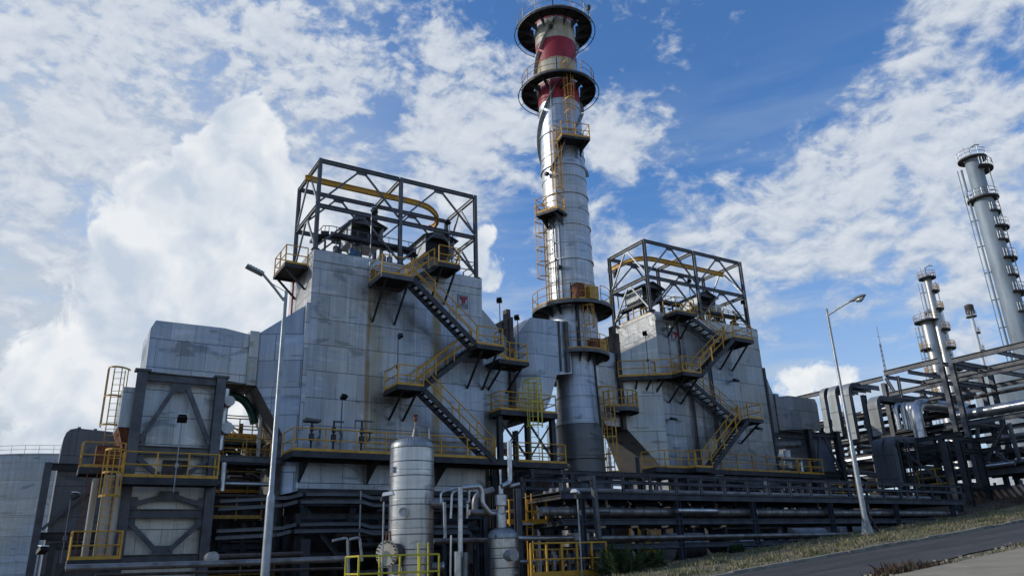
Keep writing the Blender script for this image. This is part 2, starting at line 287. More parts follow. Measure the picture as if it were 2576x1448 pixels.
# ------------------------------------------------------------------ mesh helpers
V = Vector
class MB:
    def __init__(s): s.v = []; s.f = []; s.cuts = []
    def cut(s): s.cuts.append((len(s.v), len(s.f))); return s
    def add(s, vs, fs):
        b = len(s.v); s.v += [tuple(x) for x in vs]; s.f += [tuple(b+i for i in f) for f in fs]; return s
    def hexa(s, p):      # 4 bottom (ccw) + 4 top
        return s.add(p, [(3, 2, 1, 0), (4, 5, 6, 7), (0, 1, 5, 4), (1, 2, 6, 5), (2, 3, 7, 6), (3, 0, 4, 7)])
    def box(s, x0, x1, y0, y1, z0, z1):
        return s.hexa([(x0, y0, z0), (x1, y0, z0), (x1, y1, z0), (x0, y1, z0), (x0, y0, z1), (x1, y0, z1), (x1, y1, z1), (x0, y1, z1)])
    def bar(s, p, q, w, h, side=None):
        p, q = V(p), V(q); d = (q-p).normalized()
        a = V(side) if side is not None else (V((0, 0, 1)).cross(d) if abs(d.z) < .95 else V((1, 0, 0)))
        a = (a - d*a.dot(d)).normalized(); b = d.cross(a)
        a = a*(w/2); b = b*(h/2)
        return s.hexa([p-a-b, p+a-b, p+a+b, p-a+b, q-a-b, q+a-b, q+a+b, q-a+b])
    def ibeam(s, p, q, w, h, side=None, t=.03):
        """I section: h deep, flanges w wide; side = direction across the flanges"""
        p, q = V(p), V(q); d = (q-p).normalized()
        a = V(side) if side is not None else (V((0, 0, 1)).cross(d) if abs(d.z) < .95 else V((1, 0, 0)))
        a = (a - d*a.dot(d)).normalized(); b = d.cross(a)
        s.bar(p, q, t, h-2*t, a)
        for k in (-1, 1): s.bar(p+b*k*(h-t)/2, q+b*k*(h-t)/2, w, t, a)
        return s
    def tube(s, pts, r, n=8, caps=True, closed=False):
        pts = [V(p) for p in pts]; m = len(pts); T = []
        for i in range(m):
            if closed: t = pts[(i+1) % m]-pts[i-1]
            else: t = pts[min(i+1, m-1)]-pts[max(i-1, 0)]
            T.append(t.normalized())
        a = T[0].orthogonal().normalized() if abs(T[0].z) > .9 else V((0, 0, 1)).cross(T[0]).normalized()
        rings = []
        for i, p in enumerate(pts):
            a = (a-T[i]*a.dot(T[i]))
            a = a.normalized() if a.length > 1e-5 else T[i].orthogonal().normalized()
            b = T[i].cross(a); rr = r[i] if isinstance(r, (list, tuple)) else r
            if not closed and 0 < i < m-1:
                c = (pts[i]-pts[i-1]).normalized().dot((pts[i+1]-pts[i]).normalized()); rr = rr/max(.5, math.sqrt((1+c)/2)) if rr < .0 else rr
            rings.append([p+(a*math.cos(2*math.pi*k/n)+b*math.sin(2*math.pi*k/n))*rr for k in range(n)])
        vs = [v for rg in rings for v in rg]; fs = []
        for i in range(m if closed else m-1):
            j = (i+1) % m
            for k in range(n): fs.append((i*n+k, i*n+(k+1) % n, j*n+(k+1) % n, j*n+k))
        if caps and not closed: fs += [tuple(range(n-1, -1, -1)), tuple((m-1)*n+k for k in range(n))]
        return s.add(vs, fs)
    def lathe(s, cx, cy, prof, n=48, a0=0, a1=2*math.pi, caps=False):
        full = abs(a1-a0-2*math.pi) < 1e-6; c = n if full else n+1; vs = []; fs = []
        for (r, z) in prof:
            for k in range(c):
                t = a0+(a1-a0)*k/n; vs.append((cx+r*math.cos(t), cy+r*math.sin(t), z))
        for i in range(len(prof)-1):
            for k in range(n):
                k2 = (k+1) % c if full else k+1
                fs.append((i*c+k, i*c+k2, (i+1)*c+k2, (i+1)*c+k))
        return s.add(vs, fs)
    def prism(s, pts, vec):
        pts = [V(p) for p in pts]; vec = V(vec); n = len(pts)
        vs = pts+[p+vec for p in pts]
        return s.add(vs, [tuple(range(n-1, -1, -1)), tuple(range(n, 2*n))]+[(i, (i+1) % n, n+(i+1) % n, n+i) for i in range(n)])
    def cyl(s, p, q, r0, r1=None, n=20): return s.tube([p, q], [r0, r1 if r1 is not None else r0], n)
OFF = {}
def tag(o, label=None, cat=None, group=None, kind=None):
    if label: o['label'] = label
    if cat: o['category'] = cat
    if group: o['group'] = group
    if kind: o['kind'] = kind
    return o
def thing(name, label, cat, loc=(0, 0, 0), group=None):
    o = bpy.data.objects.new(name, None); COL.objects.link(o); o.location = loc; o.empty_display_size = .3
    OFF[o.name] = V(loc); return tag(o, label, cat, group)
def build(mb, name, mat, parent=None, loc=None, smooth=False, label=None):
    if mb.cuts:
        o = None; a = (0, 0)
        for c in mb.cuts:
            if c == a: continue
            q = MB(); q.v = mb.v[a[0]:c[0]]; q.f = [tuple(i-a[0] for i in f) for f in mb.f[a[1]:c[1]]]; a = c
            o = build(q, name, mat, parent, loc, smooth, label)
        return o
    if parent is not None: off = OFF[parent.name]
    else: off = V(loc) if loc is not None else V((0, 0, 0))
    me = bpy.data.meshes.new(name)
    me.from_pydata([(x-off.x, y-off.y, z-off.z) for x, y, z in mb.v], [], mb.f)
    me.materials.append(M[mat] if isinstance(mat, str) else mat)
    if smooth: me.polygons.foreach_set('use_smooth', [len(p.vertices) < 6 for p in me.polygons])
    me.update()
    if smooth:
        try: me.set_sharp_from_angle(angle=R(38))
        except Exception: pass
    o = bpy.data.objects.new(name, me); COL.objects.link(o)
    if parent is not None: o.parent = parent
    else: o.location = off
    OFF[o.name] = off
    if label: o['label'] = label
    return o
def struct(mb, name, mat, **k): return tag(build(mb, name, mat, **k), kind='structure')
def arc(p0, p1, p2, n=6):
    """quadratic bend for pipe corners"""
    p0, p1, p2 = V(p0), V(p1), V(p2); return [p0*(1-t)**2+p1*2*t*(1-t)+p2*t*t for t in [i/n for i in range(n+1)]]
def route(pts, rad, n=6):
    pts = [V(p) for p in pts]; out = [pts[0]]
    for i in range(1, len(pts)-1):
        a = (pts[i-1]-pts[i]).normalized(); b = (pts[i+1]-pts[i]).normalized()
        r = min(rad, (pts[i-1]-pts[i]).length*.49, (pts[i+1]-pts[i]).length*.49)
        out += arc(pts[i]+a*r, pts[i], pts[i]+b*r, n)
    return out+[pts[-1]]
def copy_tree(root, loc, label=None, group=None, rz=None):
    r = root.copy(); COL.objects.link(r); r.location = loc
    if rz is not None: r.rotation_euler = (0, 0, rz)
    if label: r['label'] = label
    if group: r['group'] = group
    for ch in list(root.children):
        c = ch.copy(); COL.objects.link(c); c.parent = r
        for gc in ch.children:
            d = gc.copy(); COL.objects.link(d); d.parent = c
    return r

def rail_mb(mb, pts, h=1.08, step=1.5, r=.032, toe=True, mids=1, posts=True):
    pts = [V(p) for p in pts]; up = V((0, 0, 1))
    for k in range(mids+1):
        hh = h*(k+1)/(mids+1)
        mb.tube([p+up*hh for p in pts], r, 6)
    for a, b in zip(pts[:-1], pts[1:]):
        L = (b-a).length; n = max(1, round(L/step))
        for i in range(n+1):
            if i == n and b is not pts[-1]: continue
            p = a+(b-a)*i/n
            if posts: mb.bar(p-up*.12, p+up*h, r*2.1, r*1.6, (b-a).cross(up))
        if toe:
            mb.bar(a+up*.05, b+up*.05, .014, .17, (b-a).cross(up))
    return mb
def railing(parent, pts, mat='yellow', **k): return build(rail_mb(MB(), pts, **k), 'railing', mat, parent)
def deck(parent, x0, x1, y0, y1, z, t=.22, mat='steeldk', joists=True):
    m = MB(); m.box(x0+.02, x1-.02, y0+.02, y1-.02, z-.045, z-.005); build(m, 'floor_grating', 'grate', parent)
    m = MB()
    m.bar((x0, y0, z-t/2), (x1, y0, z-t/2), .06, t); m.bar((x0, y1-.04, z-t/2), (x1, y1-.04, z-t/2), .06, t)
    m.bar((x0+.03, y0+.04, z-t/2), (x0+.03, y1-.08, z-t/2), .06, t-.01); m.bar((x1-.03, y0+.04, z-t/2), (x1-.03, y1-.08, z-t/2), .06, t-.01)
    if joists:
        n = max(1, int((x1-x0)/1.1))
        for i in range(1, n): xx = x0+(x1-x0)*i/n; m.ibeam((xx, y0+.04, z-.13), (xx, y1-.06, z-.13), .08, .15)
    build(m, 'support_frame', mat, parent)
def bracket(parent, p, q, w=.09): build(MB().ibeam(p, q, w, w*1.2, t=.015), 'bracket', 'steeldk', parent)
def stairs(label, x0, z0, x1, z1, ya, yb, group=None, low_mat='steeldk'):
    """flight from (x0,z0) to (x1,z1) between planes ya (front) and yb"""
    t = thing('stair_flight', label, 'stairs', (x0, (ya+yb)/2, z0), group)
    for y in (ya, yb): build(MB().bar((x0, y, z0-.12), (x1, y, z1-.12), .07, .28, (0, 1, 0)), 'stringer', low_mat, t)
    n = max(4, int(abs(z1-z0)/.235)); m = MB()
    for i in range(1, n):
        f = i/n; xx = x0+(x1-x0)*f; zz = z0+(z1-z0)*f
        m.box(xx-.13, xx+.13, ya+.04, yb-.04, zz-.02, zz+.015)
    build(m, 'treads', 'grate', t)
    for y in (ya, yb): railing(t, [(x0, y, z0), (x1, y, z1)], step=1.6, toe=False)
    return t
def ladder(label, x, y, z0, z1, out, cage_from=None, mat='yellow', w=.42, depth=.72, group=None, lad='yellow'):
    """vertical ladder; out = horizontal direction the climber stands in"""
    out = V((*out, 0)).normalized(); s = V((0, 0, 1)).cross(out)
    t = thing('caged_ladder' if cage_from is not None else 'access_ladder', label, 'ladder', (x, y, z0), group); c = V((x, y, 0)); m = MB()
    for k in (-1, 1): m.bar(c+s*k*w/2+V((0, 0, z0)), c+s*k*w/2+V((0, 0, z1)), .05, .03, out)
    z = z0+.2
    while z < z1: m.tube([c-s*w/2+V((0, 0, z)), c+s*w/2+V((0, 0, z))], .014, 5); z += .3
    build(m, 'ladder_rails', lad, t)
    if cage_from is not None:
        def hp(a, z): return c+out*(math.sin(a)*depth)+s*(math.cos(a)*w*.95)+V((0, 0, z))
        N = 10; m = MB(); z = cage_from; zs = []
        while z <= z1+.01: zs.append(z); z += max(.9, (z1-cage_from)/max(1, round((z1-cage_from)/1.15)))
        for z in zs:
            pp = [hp(math.pi*i/N, z) for i in range(N+1)]
            for a, b in zip(pp[:-1], pp[1:]): m.bar(a, b, .014, .085, (b-a).cross(V((0, 0, 1))))
            m.cut()
        build(m, 'cage_hoop', mat, t)
        m = MB()
        for i in range(1, N, 2): m.bar(hp(math.pi*i/N, zs[0]), hp(math.pi*i/N, zs[-1]), .045, .012, s)
        build(m, 'cage_straps', mat, t)
    return t
def flood(label, x, y, z0, h, face, group='floodlights on thin poles', big=False, armlen=.0):
    """floodlight on a thin pole"""
    f = V((*face, 0)).normalized(); t = thing('floodlight_pole', label, 'floodlight', (x, y, z0), group)
    build(MB().tube([(x, y, z0), (x, y, z0+h)], .028, 6).box(x-.07, x+.07, y-.07, y+.07, z0+h*.32, z0+h*.32+.18), 'pole', 'galv' if big else 'steel', t)
    a = V((x, y, z0+h)); s = V((0, 0, 1)).cross(f); sc = 1.25 if big else 1.
    m = MB(); b0 = a+f*.05*sc; dn = (f*.62-V((0, 0, .9))).normalized(); sc *= .8; u = s.cross(dn)
    m.hexa([b0+s*-.15*sc-u*.13*sc, b0+s*.15*sc-u*.13*sc, b0+s*.15*sc+u*.13*sc, b0-s*.15*sc+u*.13*sc]+[b0+dn*.22*sc+s*-.21*sc-u*.18*sc, b0+dn*.22*sc+s*.21*sc-u*.18*sc, b0+dn*.22*sc+s*.21*sc+u*.18*sc, b0+dn*.22*sc-s*.21*sc+u*.18*sc])
    hd = build(m, 'lamp_head', 'black', t)
    m = MB(); c = b0+dn*.225*sc; m.hexa([c-s*.18*sc-u*.15*sc, c+s*.18*sc-u*.15*sc, c+s*.18*sc+u*.15*sc, c-s*.18*sc+u*.15*sc]+[x_+dn*.01 for x_ in (c-s*.18*sc-u*.15*sc, c+s*.18*sc-u*.15*sc, c+s*.18*sc+u*.15*sc, c-s*.18*sc+u*.15*sc)])
    build(m, 'lens', 'black', hd)
    build(MB().hexa([b0-s*.16*sc-f*.06+V((0, 0, .10*sc)), b0+s*.16*sc-f*.06+V((0, 0, .10*sc)), b0+s*.2*sc+f*.26*sc+V((0, 0, .06*sc)), b0-s*.2*sc+f*.26*sc+V((0, 0, .06*sc)), b0-s*.14*sc-f*.05+V((0, 0, .13*sc)), b0+s*.14*sc-f*.05+V((0, 0, .13*sc)), b0+s*.18*sc+f*.24*sc+V((0, 0, .10*sc)), b0-s*.18*sc+f*.24*sc+V((0, 0, .10*sc))]), 'visor', 'white', hd)
    return t
def pipe(label, pts, r, mat='pipeclad', rad=.5, n=14, flanges=(), cat='pipe', name='process_pipe', group=None):
    pts = [V(p) for p in pts]; off = pts[0]
    mb = MB().tube(route(pts, rad, 8), r, n)
    if flanges:
        t = thing(name, label, cat, off, group); build(mb, 'pipe_run', mat, t, smooth=True)
        for (p, d) in flanges:
            p, d = V(p), V(d).normalized(); build(MB().cyl(p-d*.05, p+d*.05, r*1.45, n=16), 'flange', mat, t, smooth=True)
        return t
    return tag(build(mb, name, mat, loc=off, smooth=True), label, cat, group)

# ------------------------------------------------------------------ terrain
def sstep(a, b, x): t = max(0., min(1., (x-a)/(b-a))); return t*t*(3-2*t)
def gz(x, y):
    base = max(.083*x-.4, -.4) if x < 70 else .083*70-.4+(x-70)*.02
    plant = base*0+(0.0 if x < 46 else 0.0)
    k = sstep(24.8, 27.5, y)
    right = sstep(43, 47, x)
    far = base*(1-k)+k*(plant*(1-right)+(base+.28)*right)
    if x < 0: far = -.4
    return min(far, 7.)
xs = [-400, -200, -100, -50, -25, -12, -6, -3]+[i*1.0 for i in range(0, 90)]+[95, 110, 140, 200, 300, 500, 900]
ys = [-60, -30, -10, 0, 4, 8, 10, 11, 12, 12.4, 13, 14, 15, 16, 16.6, 16.9]+[17+.5*i for i in range(0, 40)]+[38, 42, 50, 60, 80, 120, 200, 400, 900]
def sheet(xs, ys, f):
    m = MB(); nx = len(xs); m.v = [(x, y, f(x, y)) for y in ys for x in xs]
    m.f = [(j*nx+i, j*nx+i+1, (j+1)*nx+i+1, (j+1)*nx+i) for j in range(len(ys)-1) for i in range(nx-1)]; return m
struct(sheet(xs, ys, gz), 'ground', 'soil', smooth=True)
fx = [i*1.0-10 for i in range(0, 101)]
def edge(x): return 12.05+.10*math.sin(x*.9)+.06*math.sin(x*2.3+1)
def mkroad():
    rows = [lambda x: edge(x), lambda x: 13.5, lambda x: 15, lambda x: 16.58]
    m = MB(); n = len(fx); m.v = [(x, r(x), gz(x, r(x))+.03) for r in rows for x in fx]
    m.f = [(j*n+i, j*n+i+1, (j+1)*n+i+1, (j+1)*n+i) for j in range(3) for i in range(n-1)]; return m
struct(mkroad(), 'road', 'asphalt', smooth=True)
struct(sheet(fx, [-20, -10, 0, 5, 9, 11.0, 11.35], lambda x, y: gz(x, y)+.035), 'concrete_apron', 'concrete', smooth=True)
# kerb: separate stones, one object of the setting
m = MB(); x = -4.
while x < 88:
    L = random.uniform(.9, 1.5); dy = random.uniform(-.03, .03); dz = random.uniform(-.03, .02)
    a, b = gz(x, 16.6), gz(x+L, 16.6)
    m.hexa([(x, 16.6+dy, a-.1), (x+L-.03, 16.6+dy, b-.1), (x+L-.03, 16.82+dy, b-.1), (x, 16.82+dy, a-.1), (x, 16.62+dy, a+.12+dz), (x+L-.03, 16.62+dy, b+.12+dz), (x+L-.03, 16.82+dy, b+.12+dz), (x, 16.82+dy, a+.12+dz)])
    x += L
struct(m, 'kerb', 'kerb')
# grass and weeds
def blades(n, xr, yr, h, seed, yfun=None, clump=.5):
    rnd = random.Random(seed); m = MB(); cl = [(rnd.uniform(*xr), rnd.uniform(*yr), rnd.random()) for _ in range(int(n/60))]
    for i in range(n):
        if rnd.random() < clump: cx, cy, ch = rnd.choice(cl); x = rnd.gauss(cx, .22); y = rnd.gauss(cy, .18); hh = h*(.6+ch)
        else: x = rnd.uniform(*xr); y = rnd.uniform(*yr); hh = h*.55
        if not (yr[0]-.1 < y < yr[1]+.3): continue
        den = math.sin(x*.9+y*1.7)*math.sin(x*.31-y*.8+2)+.6*math.sin(x*2.3+y*.4)*math.sin(y*2.9-x*.7)+.35
        if rnd.random() > .28+max(0, den): continue
        hh *= .7+.5*max(0, den)
        z = gz(x, y); a = rnd.uniform(0, 6.28); w = rnd.uniform(.012, .03); hh *= rnd.uniform(.5, 1.3); lx, ly = rnd.gauss(0, .35)*hh, rnd.gauss(0, .35)*hh
        c, s_ = math.cos(a)*w, math.sin(a)*w
        m.add([(x-c, y-s_, z), (x+c, y+s_, z), (x+lx*.5+c*.6, y+ly*.5+s_*.6, z+hh*.65), (x+lx, y+ly, z+hh)], [(0, 1, 2), (0, 2, 3)])
    return m
tag(build(blades(52000, (11, 62), (16.9, 24.3), .10, 3, clump=.72), 'grass', 'grass'), kind='stuff')
tag(build(blades(7000, (42, 72), (24.3, 31), .28, 5), 'dry_weeds', 'reddry'), kind='stuff')
tag(build(blades(2600, (11, 30), (11.35, 12.15), .07, 9), 'verge_weeds', 'grass'), kind='stuff')
tag(build(blades(500, (17.5, 20.0), (11.4, 11.9), .12, 11, clump=.9), 'reddish_verge_weeds', 'reddry'), kind='stuff')
m = MB()
for i in range(450):
    x = random.uniform(11, 50); y = random.choice([random.uniform(16.9, 24), random.uniform(11.3, 12.1)]); s_ = random.uniform(.02, .07); z = gz(x, y)
    m.hexa([(x-s_, y-s_, z-.02), (x+s_, y-s_*.7, z-.02), (x+s_*.8, y+s_, z-.02), (x-s_*.9, y+s_, z-.02), (x-s_*.5, y-s_*.6, z+s_), (x+s_*.6, y-s_*.4, z+s_*.8), (x+s_*.4, y+s_*.6, z+s_), (x-s_*.5, y+s_*.5, z+s_*1.1)])
tag(build(m, 'scattered_stones', 'stone'), kind='stuff')
# ------------------------------------------------------------------ the two boiler blocks (mirror images about x = 28.5)
def hrsg(side, X0, X1, zt, mat):
    A = side == 'A'; mx = (lambda x: x) if A else (lambda x: 57-x)
    def bx(m, xa, xb, *r): a, b = sorted((mx(xa), mx(xb))); return m.box(a, b, *r)
    pos = 'left' if A else 'right'
    t = thing('boiler_casing', 'tall aluminium clad boiler block with yellow rust streaks, the nearer one left of the chimney' if A else 'tall dull aluminium clad boiler block with dark run-off streaks, right of the chimney', 'boiler', (mx(16.25), 40.2, 5.4))
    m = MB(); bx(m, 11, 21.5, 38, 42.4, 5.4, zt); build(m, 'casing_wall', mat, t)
    m = MB(); bx(m, 10.985, 21.515, 37.985, 42.415, zt-.02, zt+.07); bx(m, 11.0, 21.5, 37.95, 37.98, zt-.62, zt-.02); build(m, 'roof_flashing', 'clad', t)
    m = MB(); bx(m, 10.78, 11.0, 37.93, 38.10, 5.3, 15.0); build(m, 'corner_stiffener', 'clad' if A else 'steeldk', t)
    m = MB(); bx(m, 10.9, 21.6, 37.9, 42.5, 5.15, 5.4); build(m, 'sill_beam', 'steeldk', t)
    # flared inlet
    pf = [(8.72, 13.35), (11, 15.05), (11, 5.3), (10.12, 5.1), (10.12, 8.05), (8.78, 10.62)]
    yf = lambda x: 39.2-(x-8.72)*.526
    m = MB(); n = len(pf)
    m.add([(mx(x), yf(x), z) for x, z in pf]+[(mx(x), 80.8-yf(x), z) for x, z in pf], [(3, 2, 1, 0, 5, 4), (6, 7, 8, 9, 10, 11)])
    build(m, 'inlet_flare', 'clad_reflect' if A else 'cladgrey', t)
    m = MB(); m.add([(mx(x), yf(x), z) for x, z in pf]+[(mx(x), 80.8-yf(x), z) for x, z in pf], [(0, 1, 7, 6)]+[(i, i+1, i+7, i+6) for i in (2, 3, 4)]+[(5, 0, 6, 11)])
    build(m, 'flare_soffit', 'clad_under', t)
    # outlet flare towards the chimney
    pf = [(21.5, 16.2), (24.0, 14.9), (24.0, 9.9), (21.5, 6.6)]; yf2 = lambda x: 38.0+(x-21.5)*.48
    m = MB(); m.add([(mx(x), yf2(x)+(.004 if x < 22 else 0), z) for x, z in pf]+[(mx(x), 80.8-yf2(x), z) for x, z in pf], [(0, 1, 2, 3), (4, 5, 6, 7), (0, 1, 5, 4)])
    build(m, 'outlet_flare', 'cladlow', t)
    m = MB(); m.add([(mx(x), yf2(x), z) for x, z in pf]+[(mx(x), 80.8-yf2(x), z) for x, z in pf], [(1, 2, 6, 5), (2, 3, 7, 6)])
    build(m, 'outlet_soffit', 'clad_under', t)
    # nameplate with the maker's mark
    lx, lz = (20.18, 16.5) if A else (37.28, 16.45)
    pl = build(MB().box(lx-.30, lx+.30, 37.93, 37.975, lz-.36, lz+.36).box(lx-.36, lx+.36, 37.95, 37.985, lz-.42, lz+.42), 'nameplate', 'galv', t)
    m = MB()
    for k in (-1, 1):
        m.prism([(lx+k*.012, 37.925, lz+.28), (lx+k*.235, 37.925, lz+.28), (lx+k*.235, 37.925, lz+.06), (lx+k*.12, 37.925, lz+.04), (lx+k*.12, 37.925, lz-.19), (lx+k*.012, 37.925, lz-.19)], (0, -.012, 0))
    build(m, 'logo', 'red', pl)
    m = MB()
    for (a, b, c, d_) in ((-.30, .30, .345, .36), (-.30, .30, -.36, -.345), (-.30, -.285, -.345, .345), (.285, .30, -.345, .345)): m.box(lx+a, lx+b, 37.918, 37.928, lz+c, lz+d_)
    build(m, 'plate_border', 'black', pl)
    cu = bpy.data.curves.new('lettering', 'FONT'); cu.body = 'THERMAX'; cu.size = .115; cu.extrude = .004; cu.align_x = 'CENTER'
    tmp = bpy.data.objects.new('lettering', cu); COL.objects.link(tmp); dg = bpy.context.evaluated_depsgraph_get(); me = bpy.data.meshes.new_from_object(tmp.evaluated_get(dg))
    mb = MB(); mb.v = [(lx+v.co.x, 37.92-v.co.z, lz-.31+v.co.y) for v in me.vertices]; mb.f = [tuple(p.vertices) for p in me.polygons]
    bpy.data.objects.remove(tmp); build(mb, 'lettering', 'black', pl)
    # inlet duct
    d = thing('inlet_duct', 'boxy aluminium clad gas duct on top of the braced steel tower at the far left' if A else 'boxy aluminium clad gas duct on the right end of the right boiler block', 'duct', (mx(6), 40.6, 10.7))
    pf = [(3.60, 10.85), (3.58, 12.98), (3.76, 13.40), (7.0, 13.42), (8.27, 13.24), (8.27, 10.64), (7.1, 10.72)]
    m = MB().prism([(mx(x), 39.2, z) for x, z in pf], (0, 2.9, 0)); build(m, 'duct_wall', 'clad' if A else 'cladgrey', d)
    m = MB(); bx(m, 8.27, 8.74, 39.08, 42.2, 10.56, 13.42); build(m, 'flange_collar', 'cladlow' if A else 'cladgrey', d)
    m = MB(); bx(m, 3.62, 8.26, 39.23, 42.07, 10.60, 10.632); build(m, 'duct_soffit', 'clad_under', d)
    # damper
    s = thing('guillotine_damper', 'dark brown damper slab standing between %s boiler block and chimney' % pos, 'damper', (mx(24.2), 41, 9.8))
    m = MB(); bx(m, 24.03, 24.33, 39.0, 43, 9.7, 16.35); build(m, 'damper_frame', 'brown', s)
    m = MB()
    for i in range(6): bx(m, 23.97, 24.03, 39.1+i*.72, 39.2+i*.72, 9.8, 16.2); m.cut()
    for i in range(5): bx(m, 23.985, 24.03, 39.0, 43, 10.6+i*1.25, 10.7+i*1.25); m.cut()
    build(m, 'stiffener', 'brown', s)
    for yy in (39.3, 42.4):
        m = MB(); bx(m, 24.03, 24.33, yy, yy+.45, 16.35, 16.95); build(m, 'actuator_housing', 'brown', s)
    # duct to chimney
    o = thing('outlet_duct', 'aluminium clad duct with slanted shoulders joining the %s boiler to the chimney' % pos, 'duct', (mx(26), 40, 10))
    m = MB()
    fr = [(25.2, 38.3, 16.25), (28.2, 38.3, 16.35), (28.2, 38.3, 12.9), (27.0, 38.3, 12.7), (26.4, 38.3, 11.0), (25.7, 38.3, 9.9), (24.36, 39.2, 9.9), (24.36, 39.2, 14.9)]
    if not A: fr = [(25.2, 39.1, 15.0), (28.3, 39.1, 15.0), (28.3, 39.1, 12.9), (27.0, 39.1, 12.7), (26.4, 39.1, 11.0), (25.7, 39.1, 9.9), (24.36, 39.2, 9.9), (24.36, 39.2, 14.9)]
    bk = [(x, 80.8-y, z) for x, y, z in fr]
    P_ = [(mx(x), y, z) for x, y, z in fr+bk]; nn = 8
    m.add(P_, [(0, 1, 2, 3, 4, 5), (0, 5, 6, 7), tuple(range(15, 7, -1))]+[(i, (i+1) % 8, 8+(i+1) % 8, 8+i) for i in (0, 1, 6, 7)])
    build(m, 'duct_wall', 'clad', o)
    m = MB().add(P_, [(i, i+1, 9+i, 8+i) for i in (2, 3, 4, 5)]); build(m, 'duct_soffit', 'clad_under', o)
    if A:
        m = MB().bar((27.35, 38.27, 12.95), (27.35, 38.27, 16.3), .12, .10).bar((27.85, 38.2, 12.95), (27.85, 38.2, 16.3), .25, .2); build(m, 'expansion_joint', 'steel', o)
    return t
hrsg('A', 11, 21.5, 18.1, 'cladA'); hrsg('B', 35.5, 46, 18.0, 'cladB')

def roof_frame(side, xs3, zb, zm, zt, mono):
    L = 'left' if side == 'A' else 'right'
    t = thing('hoist_gantry', 'open grey steel hoist frame bolted on the roof of the %s boiler block' % L, 'steel frame', (xs3[1], 40.15, zb))
    y0, y1 = 38.12, 42.2
    for x in xs3:
        for y in (y0, y1): build(MB().ibeam((x, y, zb), (x, y, zt+.12), .20, .22, (1, 0, 0)).box(x-.2, x+.2, y-.2, y+.2, zb+.0, zb+.03), 'post', 'steel', t)
    for y in (y0, y1):
        for z in ((zm, zt) if y == y0 else (zm, zt)):
            for a, b in zip(xs3[:-1], xs3[1:]):
                build(MB().ibeam((a+.12, y, z), (b-.12, y, z), .16, .24, (0, 1, 0)), 'beam', 'steel', t)
                c = (a+b)/2; lo = zm if z == zt else zb
                if not (z == zm and y == y0 and side == 'A' and a > xs3[0]+1 and False):
                    build(MB().box(c-.34, c+.34, y-.012, y+.012, z-.33, z-.12), 'gusset_plate', 'steel', t)
                    for k, xe in ((-1, a+.12), (1, b-.12)): build(MB().bar((c+k*.22, y, z-.22), (xe, y, lo+.30), .10, .10, (0, 1, 0)), 'brace', 'steel', t)
    for x in xs3:
        for z in ((zt,) if x == xs3[1] else (zm, zt)):
            build(MB().ibeam((x, y0+.12, z), (x, y1-.12, z), .16, .24, (1, 0, 0)), 'beam', 'galv' if side == 'A' else 'steel', t)
            if x != xs3[1]:
                c = (y0+y1)/2; lo = zm if z == zt else zb
                build(MB().box(x-.012, x+.012, c-.3, c+.3, z-.30, z-.12), 'gusset_plate', 'galv', t)
                for k, ye in ((-1, y0+.12), (1, y1-.12)): build(MB().bar((x, c+k*.2, z-.22), (x, ye, lo+.30), .10, .10, (1, 0, 0)), 'brace', 'galv', t)
    mo = thing('hoist_rail', 'yellow curved monorail beam hung under the roof frame of the %s boiler block' % L, 'hoist rail', mono[0])
    pts = [V(p) for p in mono]; m = MB()
    for a, b in zip(pts[:-1], pts[1:]):
        m.ibeam(a, b, .18, .34, (b-a).cross(V((0, 0, 1))), t=.03)
    build(m, 'rail_beam', 'yellow', mo)
    p = pts[0] if side == 'B' else pts[-1]; q = pts[1] if side == 'B' else pts[-2]; e = (q-p).normalized()
    build(MB().bar(p-e*.03, p+e*.10, .24, .40), 'end_stop', 'rust', mo)
    if side == 'B':
        h = pts[0]+e*.7
        build(MB().box(h.x-.1, h.x+.1, h.y-.22, h.y+.22, h.z-.42, h.z-.19).cyl((h.x, h.y, h.z-.8), (h.x, h.y, h.z-.45), .16, n=10), 'hoist_trolley', 'black', mo)
        m = MB()
        for i in range(5): m.tube([(h.x, h.y-.1+i*.05, h.z-.8), (h.x+.25*i*.2, h.y-.15+i*.08, h.z-3.5), (h.x+.2*i*.2, h.y-.1+i*.06, h.z-5)], .010, 4)
        build(m, 'hoist_cables', 'black', mo)
    return t
def curvepts(ctrl, z):
    out = []
    for i in range(len(ctrl)-3):
        p0, p1, p2, p3 = [V((*c, z)) for c in ctrl[i:i+4]]
        for k in range(6):
            u = k/6; out.append(.5*((2*p1)+(-p0+p2)*u+(2*p0-5*p1+4*p2-p3)*u*u+(-p0+3*p1-3*p2+p3)*u**3))
    return out+[V((*ctrl[-2], z))]
roof_frame('A', (11.1, 16.1, 21.2), 18.17, 20.88, 23.72, curvepts([(9.5, 39.8), (10.74, 39.8), (13, 39.8), (15.5, 39.8), (17.5, 39.8), (18.7, 40.0), (19.6, 40.65), (20.2, 41.5), (20.4, 42.3), (20.33, 42.9), (20.2, 43.4)], 23.32))
roof_frame('B', (35.3, 40.25, 45.3), 18.07, 20.70, 23.50, curvepts([(36.1, 44.0), (36.12, 43.3), (36.14, 42.2), (36.2, 41.2), (36.55, 40.35), (37.3, 39.92), (38.6, 39.82), (40.3, 39.82), (43, 39.82), (45.2, 39.82), (46, 39.82)], 23.1))
